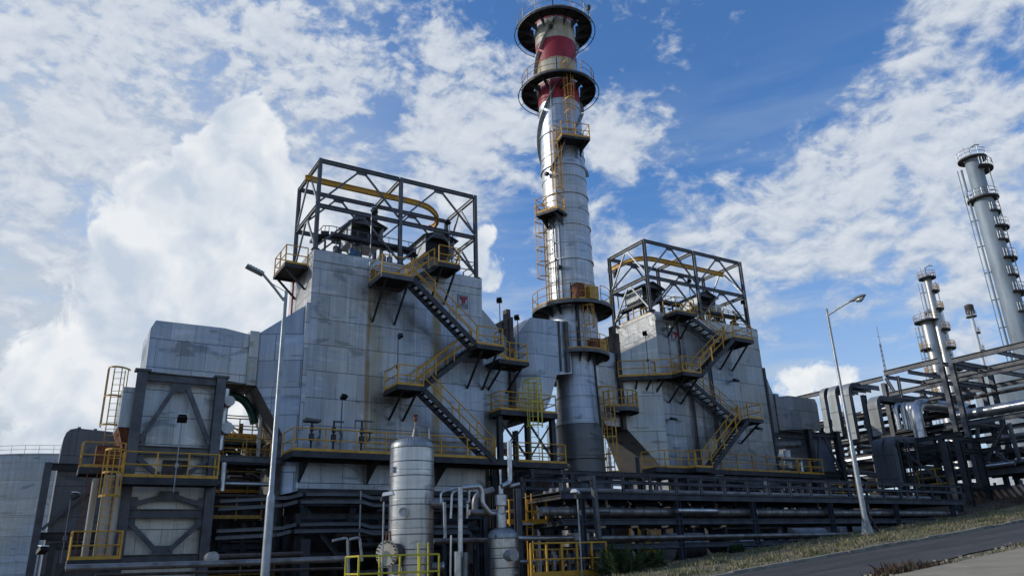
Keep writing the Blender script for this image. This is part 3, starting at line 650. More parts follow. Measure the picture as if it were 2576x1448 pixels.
def hood(label, x0, x1, y0, y1, z0, z1, mat='galv'):
    t = thing('vent_hood', label, 'vent hood', ((x0+x1)/2, y0, z0), 'gabled vent hoods on the boiler roofs'); w = .03; c = (x0+x1)/2; rg = z1+.42
    m = MB().box(x0, x0+w, y0, y1, z0, z1).box(x1-w, x1, y0, y1, z0, z1).box(x0+w, x1-w, y1-w, y1, z0, z1).box(x0+w, x1-w, y0+.9, y0+.93, z0, z1)
    m.prism([(x0+w, y1-w, z0+.0), (x0+w, y0+.6, z0), (x0+w, y0+.6, z0+.03), (x0+w, y1-w, z0+.03)], (x1-x0-2*w, 0, 0))
    build(m, 'hood_wall', mat, t)
    build(MB().box(x0+.05, x1-.05, y0+.55, y0+.85, z0+.02, z1-.02), 'dark_interior', 'black', t)  # black block painted in for the shade inside the open hood
    o = .22; m = MB()
    for k, xa in ((-1, x0), (1, x1)): m.add([(c, y0-o, rg), (c, y1+o, rg), (xa+k*o, y1+o, z1-.06), (xa+k*o, y0-o, z1-.06), (c, y0-o, rg+.04), (c, y1+o, rg+.04), (xa+k*o, y1+o, z1-.02), (xa+k*o, y0-o, z1-.02)], [(0, 1, 2, 3), (7, 6, 5, 4), (0, 3, 7, 4), (2, 1, 5, 6), (3, 2, 6, 7)])
    m.add([(x0, y0+.02, z1), (x1, y0+.02, z1), (c, y0+.02, rg-.02)], [(0, 1, 2)])
    build(m, 'gable_roof', 'steel', t)
    build(MB().tube([(c, y0+.3, rg), (c, y0+.3, rg+.22), (c, y0+.42, rg+.22), (c, y0+.42, rg)], .02, 5), 'lifting_lug', 'steel', t)
    m = MB()
    for x in (x0+.1, x1-.1):
        for y in (y0+.15, y1-.15): m.bar((x, y, 18.12), (x, y, z0), .08, .08); m.cut()
    build(m, 'leg', 'steel', t)
hood('grey gabled vent hood, left of the two on the left boiler roof', 13.7, 15.75, 39.9, 42.0, 20.05, 21.15, 'white')
hood('grey gabled vent hood, right of the two on the left boiler roof', 18.3, 20.3, 39.3, 41.6, 19.85, 20.95, 'white')
hood('grey gabled vent hood, left of the two on the right boiler roof', 36.1, 38.1, 39.7, 41.7, 19.65, 20.65)
hood('grey gabled vent hood, right of the two on the right boiler roof', 41.6, 43.6, 39.6, 41.6, 19.85, 20.75)
# roof clutter: cable tray on stands, header boxes, valves
def roof_tray(side, pts, z0):
    L = 'left' if side == 'A' else 'right'
    t = thing('roof_cable_tray', 'dark cable tray on stands along the front roof edge of the %s boiler block' % L, 'cable tray', (pts[0][0], pts[0][1], z0))
    m = MB(); P_ = [V(p) for p in pts]
    for a, b in zip(P_[:-1], P_[1:]):
        n = (b-a).cross(V((0, 0, 1))).normalized()
        for k in (-1, 1): m.bar(a+n*.22*k, b+n*.22*k, .05, .20)
        m.bar(a-V((0, 0, .05)), b-V((0, 0, .05)), .40, .04)
    build(m, 'tray', 'steeldk', t)
    m = MB()
    for a, b in zip(P_[:-1], P_[1:]):
        n = max(1, int((b-a).length/1.1))
        for i in range(n): p = a+(b-a)*(i+.5)/n; m.bar((p.x, p.y, z0), (p.x, p.y, p.z-.1), .10, .10); m.cut()
        for i in range(n*2): p = a+(b-a)*(i+.5)/(n*2); m.bar((p.x, p.y-.24, p.z-.18), (p.x, p.y-.24, p.z+.42), .03, .03); m.cut()
    build(m, 'stand', 'steeldk', t)
    m = MB()
    m.tube([p+V((0, -.26, .42)) for p in P_], .025, 6); build(m, 'top_pipe', 'steel', t)
roof_tray('A', [(11.5, 39.9, 19.35), (11.6, 38.75, 19.45), (12.0, 38.6, 19.45), (17.1, 38.6, 19.40), (17.4, 39.3, 19.35)], 18.17)
roof_tray('B', [(36.3, 38.7, 19.2), (38.6, 38.7, 19.2)], 18.07)
roof_tray('B2', [(40.8, 38.9, 19.1), (45.2, 38.9, 19.1)], 18.07)
roof_tray('B3', [(35.75, 41.9, 19.1), (35.75, 38.9, 19.1)], 18.07)
for o in list(bpy.data.objects):
    if o.name.startswith('roof_cable_tray') and o.parent is None:
        pass
rt = [o for o in bpy.data.objects if o.name.startswith('roof_cable_tray')]
lbl = ['dark cable tray on stands along the front roof edge of the left boiler block', 'short dark cable tray at the front left corner of the right boiler roof', 'dark cable tray at the front right part of the right boiler roof', 'dark cable tray along the left roof edge of the right boiler block']
for o_, l_ in zip(sorted(rt, key=lambda q: q.name), lbl): o_['label'] = l_
def roof_valve(x, y, z, r, h, mat, lab, grp='valves and drums on the boiler roofs', hx=False):
    t = thing('roof_valve', lab, 'valve', (x, y, z), grp)
    build(MB().lathe(x, y, [(.01, z+h), (r*.7, z+h), (r, z+h*.9), (r, z+h*.45), (r*.75, z+h*.4), (r*.75, z+h*.12), (r*1.25, z+h*.1), (r*1.25, z), (.01, z)], 14), 'valve_body', mat, t, smooth=True)
    build(MB().cyl((x, y, z+h), (x, y, z+h*1.55), r*.18, n=6).lathe(x, y, [(.01, z+h*1.5), (r*.8, z+h*1.5), (r*.8, z+h*1.56), (.01, z+h*1.56)], 12), 'stem_and_wheel', 'steel', t, smooth=True)
rv = random.Random(4)
for i, (x, mt) in enumerate([(12.5, 'pipedull'), (13.4, 'blue'), (13.9, 'blue'), (15.3, 'galv'), (15.75, 'galv'), (17.6, 'pipedull'), (18.3, 'steel'), (19.4, 'blue'), (20.0, 'steel')]):
    roof_valve(x, 38.55+rv.uniform(.1, .9), 18.17, rv.uniform(.16, .30), rv.uniform(.6, .95), mt, 'small %s valve on the left boiler roof, %s of nine from the left' % ({'pipedull': 'grey', 'blue': 'blue', 'galv': 'pale grey', 'steel': 'dark grey'}[mt], 'first second third fourth fifth sixth seventh eighth ninth'.split()[i]))
for i, (x, mt) in enumerate([(36.4, 'blue'), (37.3, 'steel'), (38.3, 'brown'), (39.2, 'blue'), (41.3, 'steel'), (42.4, 'brown'), (43.2, 'steel'), (44.2, 'brown'), (44.9, 'steel')]):
    roof_valve(x, 38.5+rv.uniform(.1, .9), 18.07, rv.uniform(.16, .32), rv.uniform(.5, .9), mt, 'small %s valve on the right boiler roof, %s of nine from the left' % ({'brown': 'brown', 'blue': 'blue', 'steel': 'dark grey'}[mt], 'first second third fourth fifth sixth seventh eighth ninth'.split()[i]))
t = thing('motor_box', 'pale grey motor box on the right boiler roof behind the cable tray', 'motor', (43.0, 39.1, 19.3)); build(MB().box(42.75, 43.25, 38.8, 39.4, 19.3, 19.9), 'housing', 'white', t); build(MB().box(42.85, 43.15, 38.9, 39.3, 18.1, 19.3), 'pedestal', 'black', t)

# ------------------------------------------------------------------ platforms and stairs of the left block
def platform(label, cx, cy, z, group=None): return thing('access_platform', label, 'platform', (cx, cy, z), group)
YA, YB, YC = 35.95, 36.85, 37.8            # outer lane, lane divider, wall side
z = 6.95
p = platform('long yellow railed walkway along the foot of the left boiler block', 16, 37, z); deck(p, 10.0, 22.4, 36.05, 37.93, z, .30)
railing(p, [(10.05, 37.9, z), (10.05, 36.1, z), (20.9, 36.1, z)])
railing(p, [(14.2, 37.75, z), (20.4, 37.75, z)], mat='yellowold', toe=False)
m = MB()
for xx in (10.9, 14.4, 18.3): m.prism([(xx, 37.9, z-.3), (xx, 36.3, z-.3), (xx, 37.9, z-1.3)], (.06, 0, 0)); m.cut()
build(m, 'gusset_bracket', 'steeldk', p)
z = 10.55
p = platform('small yellow railed landing midway up the left boiler front, left side', 16, 37, z); deck(p, 15.2, 16.75, YA, 37.85, z, .26)
railing(p, [(16.7, YA+.04, z), (15.25, YA+.04, z), (15.25, 37.8, z)]); bracket(p, (15.6, 36.1, z-.25), (15.6, 37.95, z-1.5)); bracket(p, (16.4, 36.1, z-.25), (16.4, 37.95, z-1.5))
z = 13.3
p = platform('yellow railed landing at the upper right corner of the left boiler front', 20.8, 37, z); deck(p, 19.95, 21.75, YA, 37.9, z, .26)
railing(p, [(20.0, YA+.04, z), (21.7, YA+.04, z), (21.7, 36.9, z)]); 
for xx in (20.4, 21.4): bracket(p, (xx, 36.1, z-.25), (xx, 37.97, z-2.1))
p = platform('stepped yellow railed walkway running back beside the left damper', 23, 38, 12.75); z = 12.8
deck(p, 21.8, 23.9, 36.7, 38.3, z, .24); railing(p, [(21.85, 36.75, z+.3), (22.6, 36.75, z), (23.85, 36.75, z), (23.85, 38.2, z)]); railing(p, [(23.0, 38.0, z), (23.8, 38.0, z)], toe=False)
for xx in (22.2, 23.5): bracket(p, (xx, 36.8, z-.25), (xx-.3, 38.3, z-1.6))
z = 16.62
p = platform('stained yellow railed landing under the roof edge of the left boiler', 15, 37, z); deck(p, 14.15, 16.05, YA, 37.9, z, .26, 'steel')
railing(p, [(14.2, 37.8, z), (14.2, YA+.04, z), (15.95, YA+.04, z)]); railing(p, [(14.5, 37.75, z), (15.9, 37.75, z)], mat='yellowold', toe=False)
for xx in (14.5, 15.8): bracket(p, (xx, 36.1, z-.25), (xx, 37.97, z-2.2))
z = 18.0
p = platform('topmost yellow railed landing of the left boiler stairs', 18.5, 37, z); deck(p, 17.75, 19.15, 36.3, 37.9, z, .26)
railing(p, [(17.8, 36.35, z), (19.1, 36.35, z), (19.1, 37.85, z)])
for xx in (18.0, 18.9): bracket(p, (xx, 36.4, z-.25), (xx, 37.97, z-1.9))
z = 17.45
p = platform('small yellow railed balcony on the left edge of the left boiler roof', 10.3, 41, z); deck(p, 9.7, 10.97, 38.9, 41.3, z, .2)
railing(p, [(10.95, 38.95, z), (9.75, 38.95, z), (9.75, 41.25, z), (10.95, 41.25, z)])
for yy in (39.2, 41.0): bracket(p, (9.85, yy, z-.2), (10.98, yy, z-1.3))
pipe('thin red pipe down the left side wall of the left boiler block', [(10.8, 41.0, 18.0), (10.8, 41.0, 13.6)], .055, 'red', n=8)
stairs('open stair flight up to the lower landing of the left boiler', 21.0, 6.95, 16.7, 10.55, YA+.05, YB)
stairs('stair flight climbing right behind the outer flights on the left boiler', 16.75, 10.55, 20.2, 13.3, YB+.12, YC)
stairs('long open stair flight descending right from the stained landing, left boiler', 20.05, 13.3, 16.05, 16.62, YA+.05, YB)
stairs('short stair flight to the roof landing of the left boiler', 16.0, 16.62, 17.8, 18.0, YB+.12, YC)

# right block
z = 7.0
p = platform('long yellow railed walkway along the foot of the right boiler block', 40, 37, z); deck(p, 33.0, 46.6, 36.6, 37.93, z, .30)
railing(p, [(33.05, 37.9, z), (33.9, 36.65, z), (36.6, 36.65, z)]); railing(p, [(38.9, 36.65, z), (46.5, 36.65, z)], mat='yellowold')
p = platform('lower yellow railed stair foot landing of the right boiler', 37, 36.2, z); deck(p, 35.8, 37.4, YA, 36.58, z, .3); railing(p, [(35.85, 36.55, z), (35.85, YA+.03, z), (37.3, YA+.03, z)])
z = 10.5
p = platform('yellow railed turning landing on the right of the right boiler front', 42, 37, z); deck(p, 41.3, 42.8, YA, 37.85, z, .26); railing(p, [(41.9, 37.8, z), (42.75, 37.8, z), (42.75, YA+.04, z), (41.4, YA+.04, z)])
for xx in (41.6, 42.5): bracket(p, (xx, 36.1, z-.25), (xx, 37.97, z-1.4))
z = 13.25
p = platform('yellow railed landing midway up the right boiler front, left side', 36.5, 37, z); deck(p, 35.6, 37.4, YA, 37.9, z, .26); railing(p, [(35.65, 36.9, z), (35.65, YA+.04, z), (37.3, YA+.04, z)])
for xx in (36.0, 37.1): bracket(p, (xx, 36.1, z-.25), (xx, 37.97, z-1.7))
p = platform('yellow railed bridge walkway between chimney and right boiler landing', 34.5, 37.6, z)
m = MB().hexa([(32.6, 39.0, z-.05), (35.58, 36.95, z-.05), (35.58, 37.9, z-.05), (33.2, 39.9, z-.05), (32.6, 39.0, z), (35.58, 36.95, z), (35.58, 37.9, z), (33.2, 39.9, z)]); build(m, 'floor_grating', 'grate', p)
build(MB().bar((32.6, 39.0, z-.15), (35.58, 36.95, z-.15), .07, .24).bar((33.2, 39.9, z-.15), (35.45, 38.0, z-.15), .07, .24), 'support_frame', 'steeldk', p)
railing(p, [(32.62, 39.0, z), (35.55, 36.98, z)]); railing(p, [(33.6, 39.4, z), (35.2, 38.1, z)], mat='yellowold')
for f_ in (.35, .6, .85): bracket(p, (32.6+2.98*f_, 39.0-2.05*f_, z-.28), (33.3+2.2*f_, 39.9-1.5*f_, z-1.3))
z = 16.3
p = platform('upper yellow railed turning landing at the right of the right boiler', 42, 37, z); deck(p, 41.0, 43.0, YA, 37.85, z, .28); railing(p, [(41.6, 37.8, z), (42.95, 37.8, z), (42.95, YA+.04, z), (41.05, YA+.04, z)])
for xx in (41.4, 42.6): bracket(p, (xx, 36.1, z-.25), (xx, 37.97, z-1.9))
z = 17.75
p = platform('topmost small yellow railed landing of the right boiler stairs', 37.2, 37.2, z); deck(p, 36.2, 38.1, 36.5, 37.9, z, .22); railing(p, [(36.25, 37.8, z), (36.25, 36.55, z), (38.0, 36.55, z)], mat='yellowold')
for xx in (36.5, 37.7): bracket(p, (xx, 36.6, z-.25), (xx, 37.97, z-1.5))
stairs('lowest stair flight of the right boiler, climbing right', 37.3, 7.0, 41.4, 10.5, YA+.05, YB)
stairs('second stair flight of the right boiler, climbing left close to the wall', 41.4, 10.5, 37.0, 13.25, YB+.12, YC)
stairs('third stair flight of the right boiler, climbing right below the roof', 37.35, 13.25, 41.1, 16.3, YA+.05, YB)
stairs('topmost stair flight of the right boiler, climbing left to the roof', 41.1, 16.3, 38.0, 17.75, YB+.12, YC)
railing(thing('roof_railing', 'rust stained yellow railing along the left roof edge of the right boiler', 'railing', (35.6, 40, 18.07)), [(35.6, 42.0, 18.07), (35.6, 38.6, 18.07)], mat='yellowold')
railing(thing('roof_railing', 'dark yellow railing at the front right of the right boiler roof', 'railing', (43, 38.2, 18.07)), [(39.9, 38.2, 18.07), (45.4, 38.2, 18.07)], mat='yellowold', toe=False)
railing(thing('roof_railing', 'dark grey railing at the front right of the left boiler roof', 'railing', (20.5, 38.2, 18.17)), [(19.6, 38.25, 18.17), (21.3, 38.25, 18.17), (21.3, 40, 18.17)], mat='steeldk', toe=False)

# downpipes on the right block face
for x_, z0_, z1_, l_ in ((37.55, 12.5, 18.0, 'dark downpipe on the right boiler front beside its nameplate'), (40.35, 8.0, 14.5, 'dark vertical conduit on the right boiler front below the third flight'), (38.25, 7.3, 12.4, 'dark vertical conduit on the right boiler front left of the lower flight')):
    pipe(l_, [(x_, 37.9, z1_), (x_, 37.9, z0_)], .06, 'steeldk', n=8)
# plate on the left boiler front walkway: instruments
for i, xx in enumerate((11.0, 12.1, 13.55)):
    t = thing('instrument_stand', ['dark instrument stand with a shade at the left end of the left walkway', 'dark instrument stand with hoses on the left walkway, second from the left', 'tall dark instrument post with a crossbar on the left walkway'][i], 'instrument', (xx, 36.5, 6.95), 'instruments on the left walkway')
    build(MB().tube([(xx, 36.5, 6.95), (xx, 36.5, 8.45+.1*i)], .05, 6), 'post', 'steeldk', t)
    build(MB().box(xx-.1, xx+.1, 36.38, 36.6, 7.5, 7.85).box(xx-.07, xx+.07, 36.4, 36.58, 7.95, 8.2), 'gauge_box', 'steeldk', t)
    build([MB().prism([(xx-.38, 36.2, 8.4), (xx+.38, 36.2, 8.4), (xx+.38, 36.2, 8.5), (xx-.38, 36.2, 8.55)], (0, .6, 0)), MB().bar((xx, 36.5, 8.5), (xx+.5, 36.5, 8.5), .1, .08).bar((xx, 36.5, 8.1), (xx+.4, 36.5, 8.1), .08, .05), MB().bar((xx-.35, 36.5, 8.62), (xx+.6, 36.5, 8.62), .12, .06).bar((xx-.35, 36.5, 8.2), (xx-.35, 36.5, 8.6), .04, .04).bar((xx, 36.5, 8.05), (xx+.6, 36.5, 8.05), .1, .06)][i], 'shade', 'steel', t)
    m = MB()
    for k in range(3): m.tube([(xx+.1, 36.4, 8.0), (xx+.3+.05*k, 36.35, 8.1), (xx+.38, 36.35, 7.8-.1*k), (xx+.2, 36.35, 7.5), (xx+.1, 36.4, 7.6)], .018, 5); m.cut()
    build(m, 'hose', 'black', t)
flood('floodlight pole rising from the left walkway beside the instruments', 12.35, 36.15, 6.95, 2.8, (.3, -1))
flood('floodlight pole on the mid landing of the left boiler', 15.3, 36.2, 10.55, 2.75, (.8, -.6))
flood('floodlight pole on the upper right landing of the left boiler', 21.68, 36.2, 13.3, 2.95, (-.6, -.8))
flood('floodlight pole at the stepped walkway beside the left damper', 23.3, 36.85, 12.8, 2.8, (-.7, -.6))
flood('tall floodlight pole among the roof gear of the left boiler, left', 13.95, 37.2, 16.62, 4.2, (.8, -.6), big=True)
flood('tall floodlight pole on the topmost landing of the left boiler', 19.15, 37.7, 18.0, 3.4, (-.8, -.3))
flood('floodlight pole beside the bridge walkway of the right boiler', 34.3, 37.8, 13.25, 3.0, (-.7, -.5))
flood('floodlight pole at the right end of the right boiler roof', 44.9, 38.0, 16.6, 3.6, (-.7, -.5))
flood('floodlight pole in the middle of the right boiler roof frame', 40.6, 39.3, 18.07, 3.6, (-.4, -.9))
for i, (px, py) in enumerate(((1686, 822), (1693, 1052), (1850, 955), (1909, 1076))):
    a = at(px, py, Y=37.6)
    t = thing('wall_floodlight', ['pale wall floodlight beside the nameplate of the right boiler', 'wall floodlight left of the second flight on the right boiler', 'wall floodlight right of the third flight on the right boiler', 'wall floodlight near the lower right corner of the right boiler'][i], 'floodlight', a, 'floodlights on the right boiler wall')
    build(MB().box(a.x-.03, a.x+.03, 37.6, 37.99, a.z-.03, a.z+.03), 'arm', 'steeldk', t); build(MB().hexa([(a.x-.2, 37.35, a.z-.12), (a.x+.2, 37.35, a.z-.16), (a.x+.2, 37.7, a.z-.1), (a.x-.2, 37.7, a.z-.1), (a.x-.2, 37.45, a.z+.06), (a.x+.2, 37.45, a.z+.02), (a.x+.2, 37.7, a.z+.1), (a.x-.2, 37.7, a.z+.1)]), 'lamp_head', 'galv' if i == 0 else 'black', t)
# ------------------------------------------------------------------ chimney
SX, SY = 29.5, 39.6
CAMD = math.atan2(-SY, -SX)                 # direction from the chimney to the photographer
def polar(a, r): return SX+r*math.cos(CAMD+R(a)), SY+r*math.sin(CAMD+R(a))     # +a turns to the photo's right
t = chim = thing('chimney', 'very tall round aluminium clad chimney with red and cream bands at the top', 'chimney', (SX, SY, 0))
def seg(prof, name, mat, n=64): return build(MB().lathe(SX, SY, prof, n), name, mat, t, smooth=True)
seg([(1.62, 0), (1.62, 5.2), (1.50, 5.4), (1.50, 7.55), (1.56, 7.6), (1.56, 7.75), (1.5, 7.8), (1.52, 9.85)], 'base_shell', 'stackdk')
seg([(1.58, 9.78), (1.58, 9.86), (1.50, 9.9), (1.30, 13.2), (1.30, 14.2), (1.66, 14.6), (1.66, 17.5), (1.60, 27.3)], 'lower_shell', 'stack')
seg([(1.60, 27.3), (1.56, 33.8)], 'upper_shell', 'stack')
seg([(1.575, 33.8), (1.57, 35.5)], 'red_band', 'red'); seg([(1.575, 35.5), (1.565, 37.4)], 'cream_band', 'cream'); seg([(1.57, 37.4), (1.56, 39.3)], 'red_band', 'red')
seg([(1.565, 39.3), (1.56, 41.1)], 'cream_band', 'cream'); seg([(1.56, 41.1), (1.55, 42.2), (1.42, 42.25), (1.42, 41.0)], 'red_band', 'red')
for z, w in ((11.6, .05), (12.9, .06), (15.4, .07), (19.4, .04), (21.0, .09), (22.2, .05), (23.6, .09), (24.8, .05), (26.0, .09), (27.35, .05), (28.3, .12), (29.2, .06), (31.1, .09), (33.3, .07), (37.4, .05), (40.6, .06)):
    rr = 1.42 if z < 13 else 1.66 if z < 18 else 1.66-(z-17.5)*.0062
    if z < 13: rr = 1.5-(z-9.9)*.0606
    m = MB().lathe(SX, SY, [(rr-.03, z-w), (rr+w*.8, z-w*.6), (rr+w*.8, z+w*.6), (rr-.03, z+w)], 64); build(m, 'stiffening_ring', 'stack' if z < 34 else 'cream', t, smooth=True)
# bolts skirt at the base
m = MB()
for i in range(46):
    a = i*2*math.pi/46; x, y = SX+1.6*math.cos(a), SY+1.6*math.sin(a); m.box(x-.03, x+.03, y-.03, y+.03, 5.3, 5.75); m.cut()
build(m, 'skirt_gusset', 'stackdk', t)
# helical strakes
for s in range(3):
    z = 27.8
    while z < 40.6:
        z2 = min(z+5.2, 41.2)
        m = MB(); n = 22; vs = []
        for i in range(n+1):
            zz = z+(z2-z)*i/n; a = s*120-33+(zz-27.8)*21.2; c, s_ = polar(a, 1.55); c2, s2 = polar(a, 1.84); c3, s3 = polar(a+.9, 1.84); c4, s4 = polar(a+.9, 1.55)
            vs += [(c, s_, zz), (c2, s2, zz), (c3, s3, zz), (c4, s4, zz)]
        fs = [(0, 1, 2, 3), tuple(4*n+k for k in (3, 2, 1, 0))]
        for i in range(n):
            for k in range(4): fs.append((4*i+k, 4*i+(k+1) % 4, 4*i+4+(k+1) % 4, 4*i+4+k))
        m.add(vs, fs)
        zm_ = (z+z2)/2; build(m, 'strake', 'red' if 37.2 < zm_ < 39.7 else 'galv', t)
        z = z2+.15
def ring_platform(label, z, r, rin, a0=0, a1=360, hoop=False, mat='yellow', gap=None, nb=14):
    p = thing('ring_platform', label, 'platform', (SX, SY, z)); n = 40; ca = CAMD
    A0, A1 = ca+R(a0), ca+R(a1)
    m = MB().lathe(SX, SY, [(rin, z), (r, z), (r, z-.05), (rin, z-.05), (rin, z)], n, A0, A1); build(m, 'floor_grating', 'grate', p)
    m = MB().lathe(SX, SY, [(r, z-.22), (r+.05, z-.22), (r+.05, z+.0), (r, z+.0), (r, z-.22)], n, A0, A1); build(m, 'edge_channel', 'steel', p)
    k = max(2, round(nb*(a1-a0)/360)); m = MB()
    for i in range(k+(0 if a1-a0 >= 360 else 1)):
        a = a0+(a1-a0)*i/k; x0, y0 = polar(a, rin-.2); x1, y1 = polar(a, r)
        m.hexa([V((x0, y0, z-.75))+V((.03, 0, 0)), V((x1, y1, z-.2)), V((x1, y1, z-.2))+V((0, .04, 0)), V((x0, y0, z-.75))+V((0, .04, 0)), V((x0, y0, z-.06)), V((x1, y1, z-.06)), V((x1, y1, z-.06))+V((0, .04, 0)), V((x0, y0, z-.06))+V((0, .04, 0))]); m.cut()
    build(m, 'radial_bracket', 'steeldk', p)
    runs = [(a0, a1)] if gap is None else [(a0, gap[0]), (gap[1], a1)]
    for (u, v) in runs:
        N = max(3, round((v-u)/9)); pts = [V((*polar(u+(v-u)*i/N, r-.02), z)) for i in range(N+1)]
        m = MB()
        for h in (.55, 1.1): m.tube([q+V((0, 0, h)) for q in pts], .024, 6)
        st = max(2, round((v-u)*math.pi/180*r/1.35))
        for i in range(st+1):
            x, y = polar(u+(v-u)*i/st, r-.02); m.bar((x, y, z-.12), (x, y, z+1.1), .05, .04)
        for q, w in zip(pts[:-1], pts[1:]): m.bar(q+V((0, 0, .05)), w+V((0, 0, .05)), .012, .13)
        build(m, 'railing', mat, p)
    if hoop:
        m = MB(); pts = [V((*polar(i*12, r+.28), z-.35)) for i in range(30)]; m.tube(pts, .035, 5, closed=True)
        for i in range(10): m.tube([V((*polar(i*36, r), z-.1)), V((*polar(i*36, r+.28), z-.35))], .025, 5)
        build(m, 'conduit_hoop', 'black', p)
    return p
ring_platform('topmost ring platform round the chimney, below its rim', 41.0, 2.9, 1.9, 0, 360, True, 'cream')
ring_platform('second ring platform from the top of the chimney, between the red bands', 35.35, 2.8, 1.9, 0, 360, True, 'yellowold', gap=(14, 40))
ring_platform('wide yellow railed ring platform at half height of the chimney', 17.65, 2.72, 1.7, 0, 360, False, 'yellow', gap=(20, 46))
ring_platform('yellow railed ring platform low on the chimney', 14.45, 2.25, 1.4, -115, 115, False, 'yellowold')
def balcony(label, a, z, w=1.6, d=1.15, r0=1.66):
    p = thing('chimney_balcony', label, 'platform', (*polar(a, r0+.5), z)); o = V((*polar(a, 1), 0))-V((SX, SY, 0)); o.normalize(); s = V((0, 0, 1)).cross(o)
    c = V((SX, SY, z))
    q = [c+o*(r0-.3)-s*w/2, c+o*(r0+d)-s*w/2, c+o*(r0+d)+s*w/2, c+o*(r0-.3)+s*w/2]; dn = V((0, 0, -.05))
    build(MB().hexa([x+dn for x in q]+q), 'floor_grating', 'grate', p)
    m = MB(); b = V((0, 0, -.12)); m.bar(q[1]+b, q[2]+b, .05, .2); m.bar(q[0]+b, q[1]+b, .05, .2); m.bar(q[3]+b, q[2]+b, .05, .2)
    for k in (-.35, .35): m.hexa([c+o*(r0-.1)+s*(w*k-.02)+V((0, 0, -.95)), c+o*(r0+d)+s*(w*k-.02)+V((0, 0, -.25)), c+o*(r0+d)+s*(w*k+.02)+V((0, 0, -.25)), c+o*(r0-.1)+s*(w*k+.02)+V((0, 0, -.95)), c+o*(r0-.1)+s*(w*k-.02)+V((0, 0, -.06)), c+o*(r0+d)+s*(w*k-.02)+V((0, 0, -.06)), c+o*(r0+d)+s*(w*k+.02)+V((0, 0, -.06)), c+o*(r0-.1)+s*(w*k+.02)+V((0, 0, -.06))])
    build(m, 'support_frame', 'steeldk', p)
    railing(p, [q[0]+o*.3, q[1], q[2], q[3]+o*.3], step=.9)
    return p
balcony('small yellow railed balcony on the chimney just below the lower red band', 22, 29.8, 2.1, 1.1)
balcony('small yellow railed balcony a third of the way down the chimney, left side', -30, 24.3, 1.7, 1.0)
def cladder(label, a, z0, z1, cf, r=1.72, mat='yellow'): x, y = polar(a, r); o = V((*polar(a, 1), 0))-V((SX, SY, 0)); return ladder(label, x, y, z0, z1, (o.x, o.y), cf, mat)
cladder('rust stained caged ladder below the second ring platform of the chimney', 22, 29.9, 36.4, 32.2, 1.85, 'yellowold')
cladder('caged ladder between the two small chimney balconies', -13, 24.4, 30.9, 26.0)
cladder('caged ladder on the left side of the chimney above the wide ring platform', -62, 17.7, 25.2, 19.9, 1.78)
cladder('rusty caged ladder on the chimney below the wide ring platform', 30, 14.5, 18.7, 16.0, 1.85, 'yellowold')
pipe('thin conduit with a floodlight running up the lit face of the chimney', [(*polar(-20, 1.70), 17.7), (*polar(-20, 1.70), 35.7)], .05, 'galv', n=8)
pipe('twin thin conduit beside the chimney ladder', [(*polar(-33, 1.74), 17.7), (*polar(-33, 1.74), 25)], .05, 'steel', n=8)
pipe('dark vertical conduit down the chimney between two ring platforms', [(*polar(10, 1.82), 17.5), (*polar(10, 1.82), 14.5)], .12, 'steeldk', n=8)
pipe('black cable conduit down the right of the lower chimney', [(*polar(48, 1.62), 14.3), (*polar(48, 1.7), 12), (*polar(48, 1.8), 9.5)], .07, 'steeldk', n=8)
for i, (a, z, l) in enumerate(((-8, 40.0, 'small floodlight at the upper cream band of the chimney'), (-40, 27.6, 'round sampling port and lamp on the left of the chimney'), (-22, 20.3, 'small lamp on the conduit above the wide ring platform'), (10, 34.6, 'small lamp beside the rusty upper chimney ladder'))):
    x, y = polar(a, 1.85); tt = thing('chimney_lamp', l, 'lamp', (x, y, z), 'small lamps on the chimney')
    build(MB().box(x-.13, x+.13, y-.13, y+.13, z-.12, z+.1), 'lamp_head', 'black', tt); x2, y2 = polar(a, 1.5); build(MB().tube([(x2, y2, z+.1), (x, y, z+.15)], .03, 6), 'arm', 'steel', tt)
tt = thing('control_box', 'rusty control box stack on the wide ring platform of the chimney', 'control box', (*polar(12, 2.3), 17.65)); x, y = polar(12, 2.35)
build(MB().box(x-.35, x+.35, y-.3, y+.3, 17.7, 18.75), 'cabinet', 'rust', tt); build(MB().box(x+.5, x+1.2, y-.6, y-.1, 17.7, 18.6), 'side_cabinet', 'yellowold', tt)
tt = thing('control_box', 'rusty control box on the low ring platform of the chimney, right side', 'control box', (*polar(45, 1.9), 14.45)); x, y = polar(42, 1.9)
build(MB().box(x-.3, x+.3, y-.25, y+.25, 14.5, 15.2), 'cabinet', 'rust', tt); x, y = polar(62, 1.9); build(MB().box(x-.35, x+.35, y-.25, y+.25, 14.5, 15.3), 'side_cabinet', 'yellowold', tt)
# aviation lamp, lightning rod at the rim
tt = thing('warning_beacon', 'dark aviation beacon post on the topmost chimney railing', 'beacon', (*polar(75, 2.85), 41)); x, y = polar(75, 2.85); build(MB().cyl((x, y, 41), (x, y, 42.4), .04, n=6), 'post', 'black', tt); build(MB().box(x-.12, x+.12, y-.12, y+.12, 42.1, 42.5), 'lamp', 'black', tt)
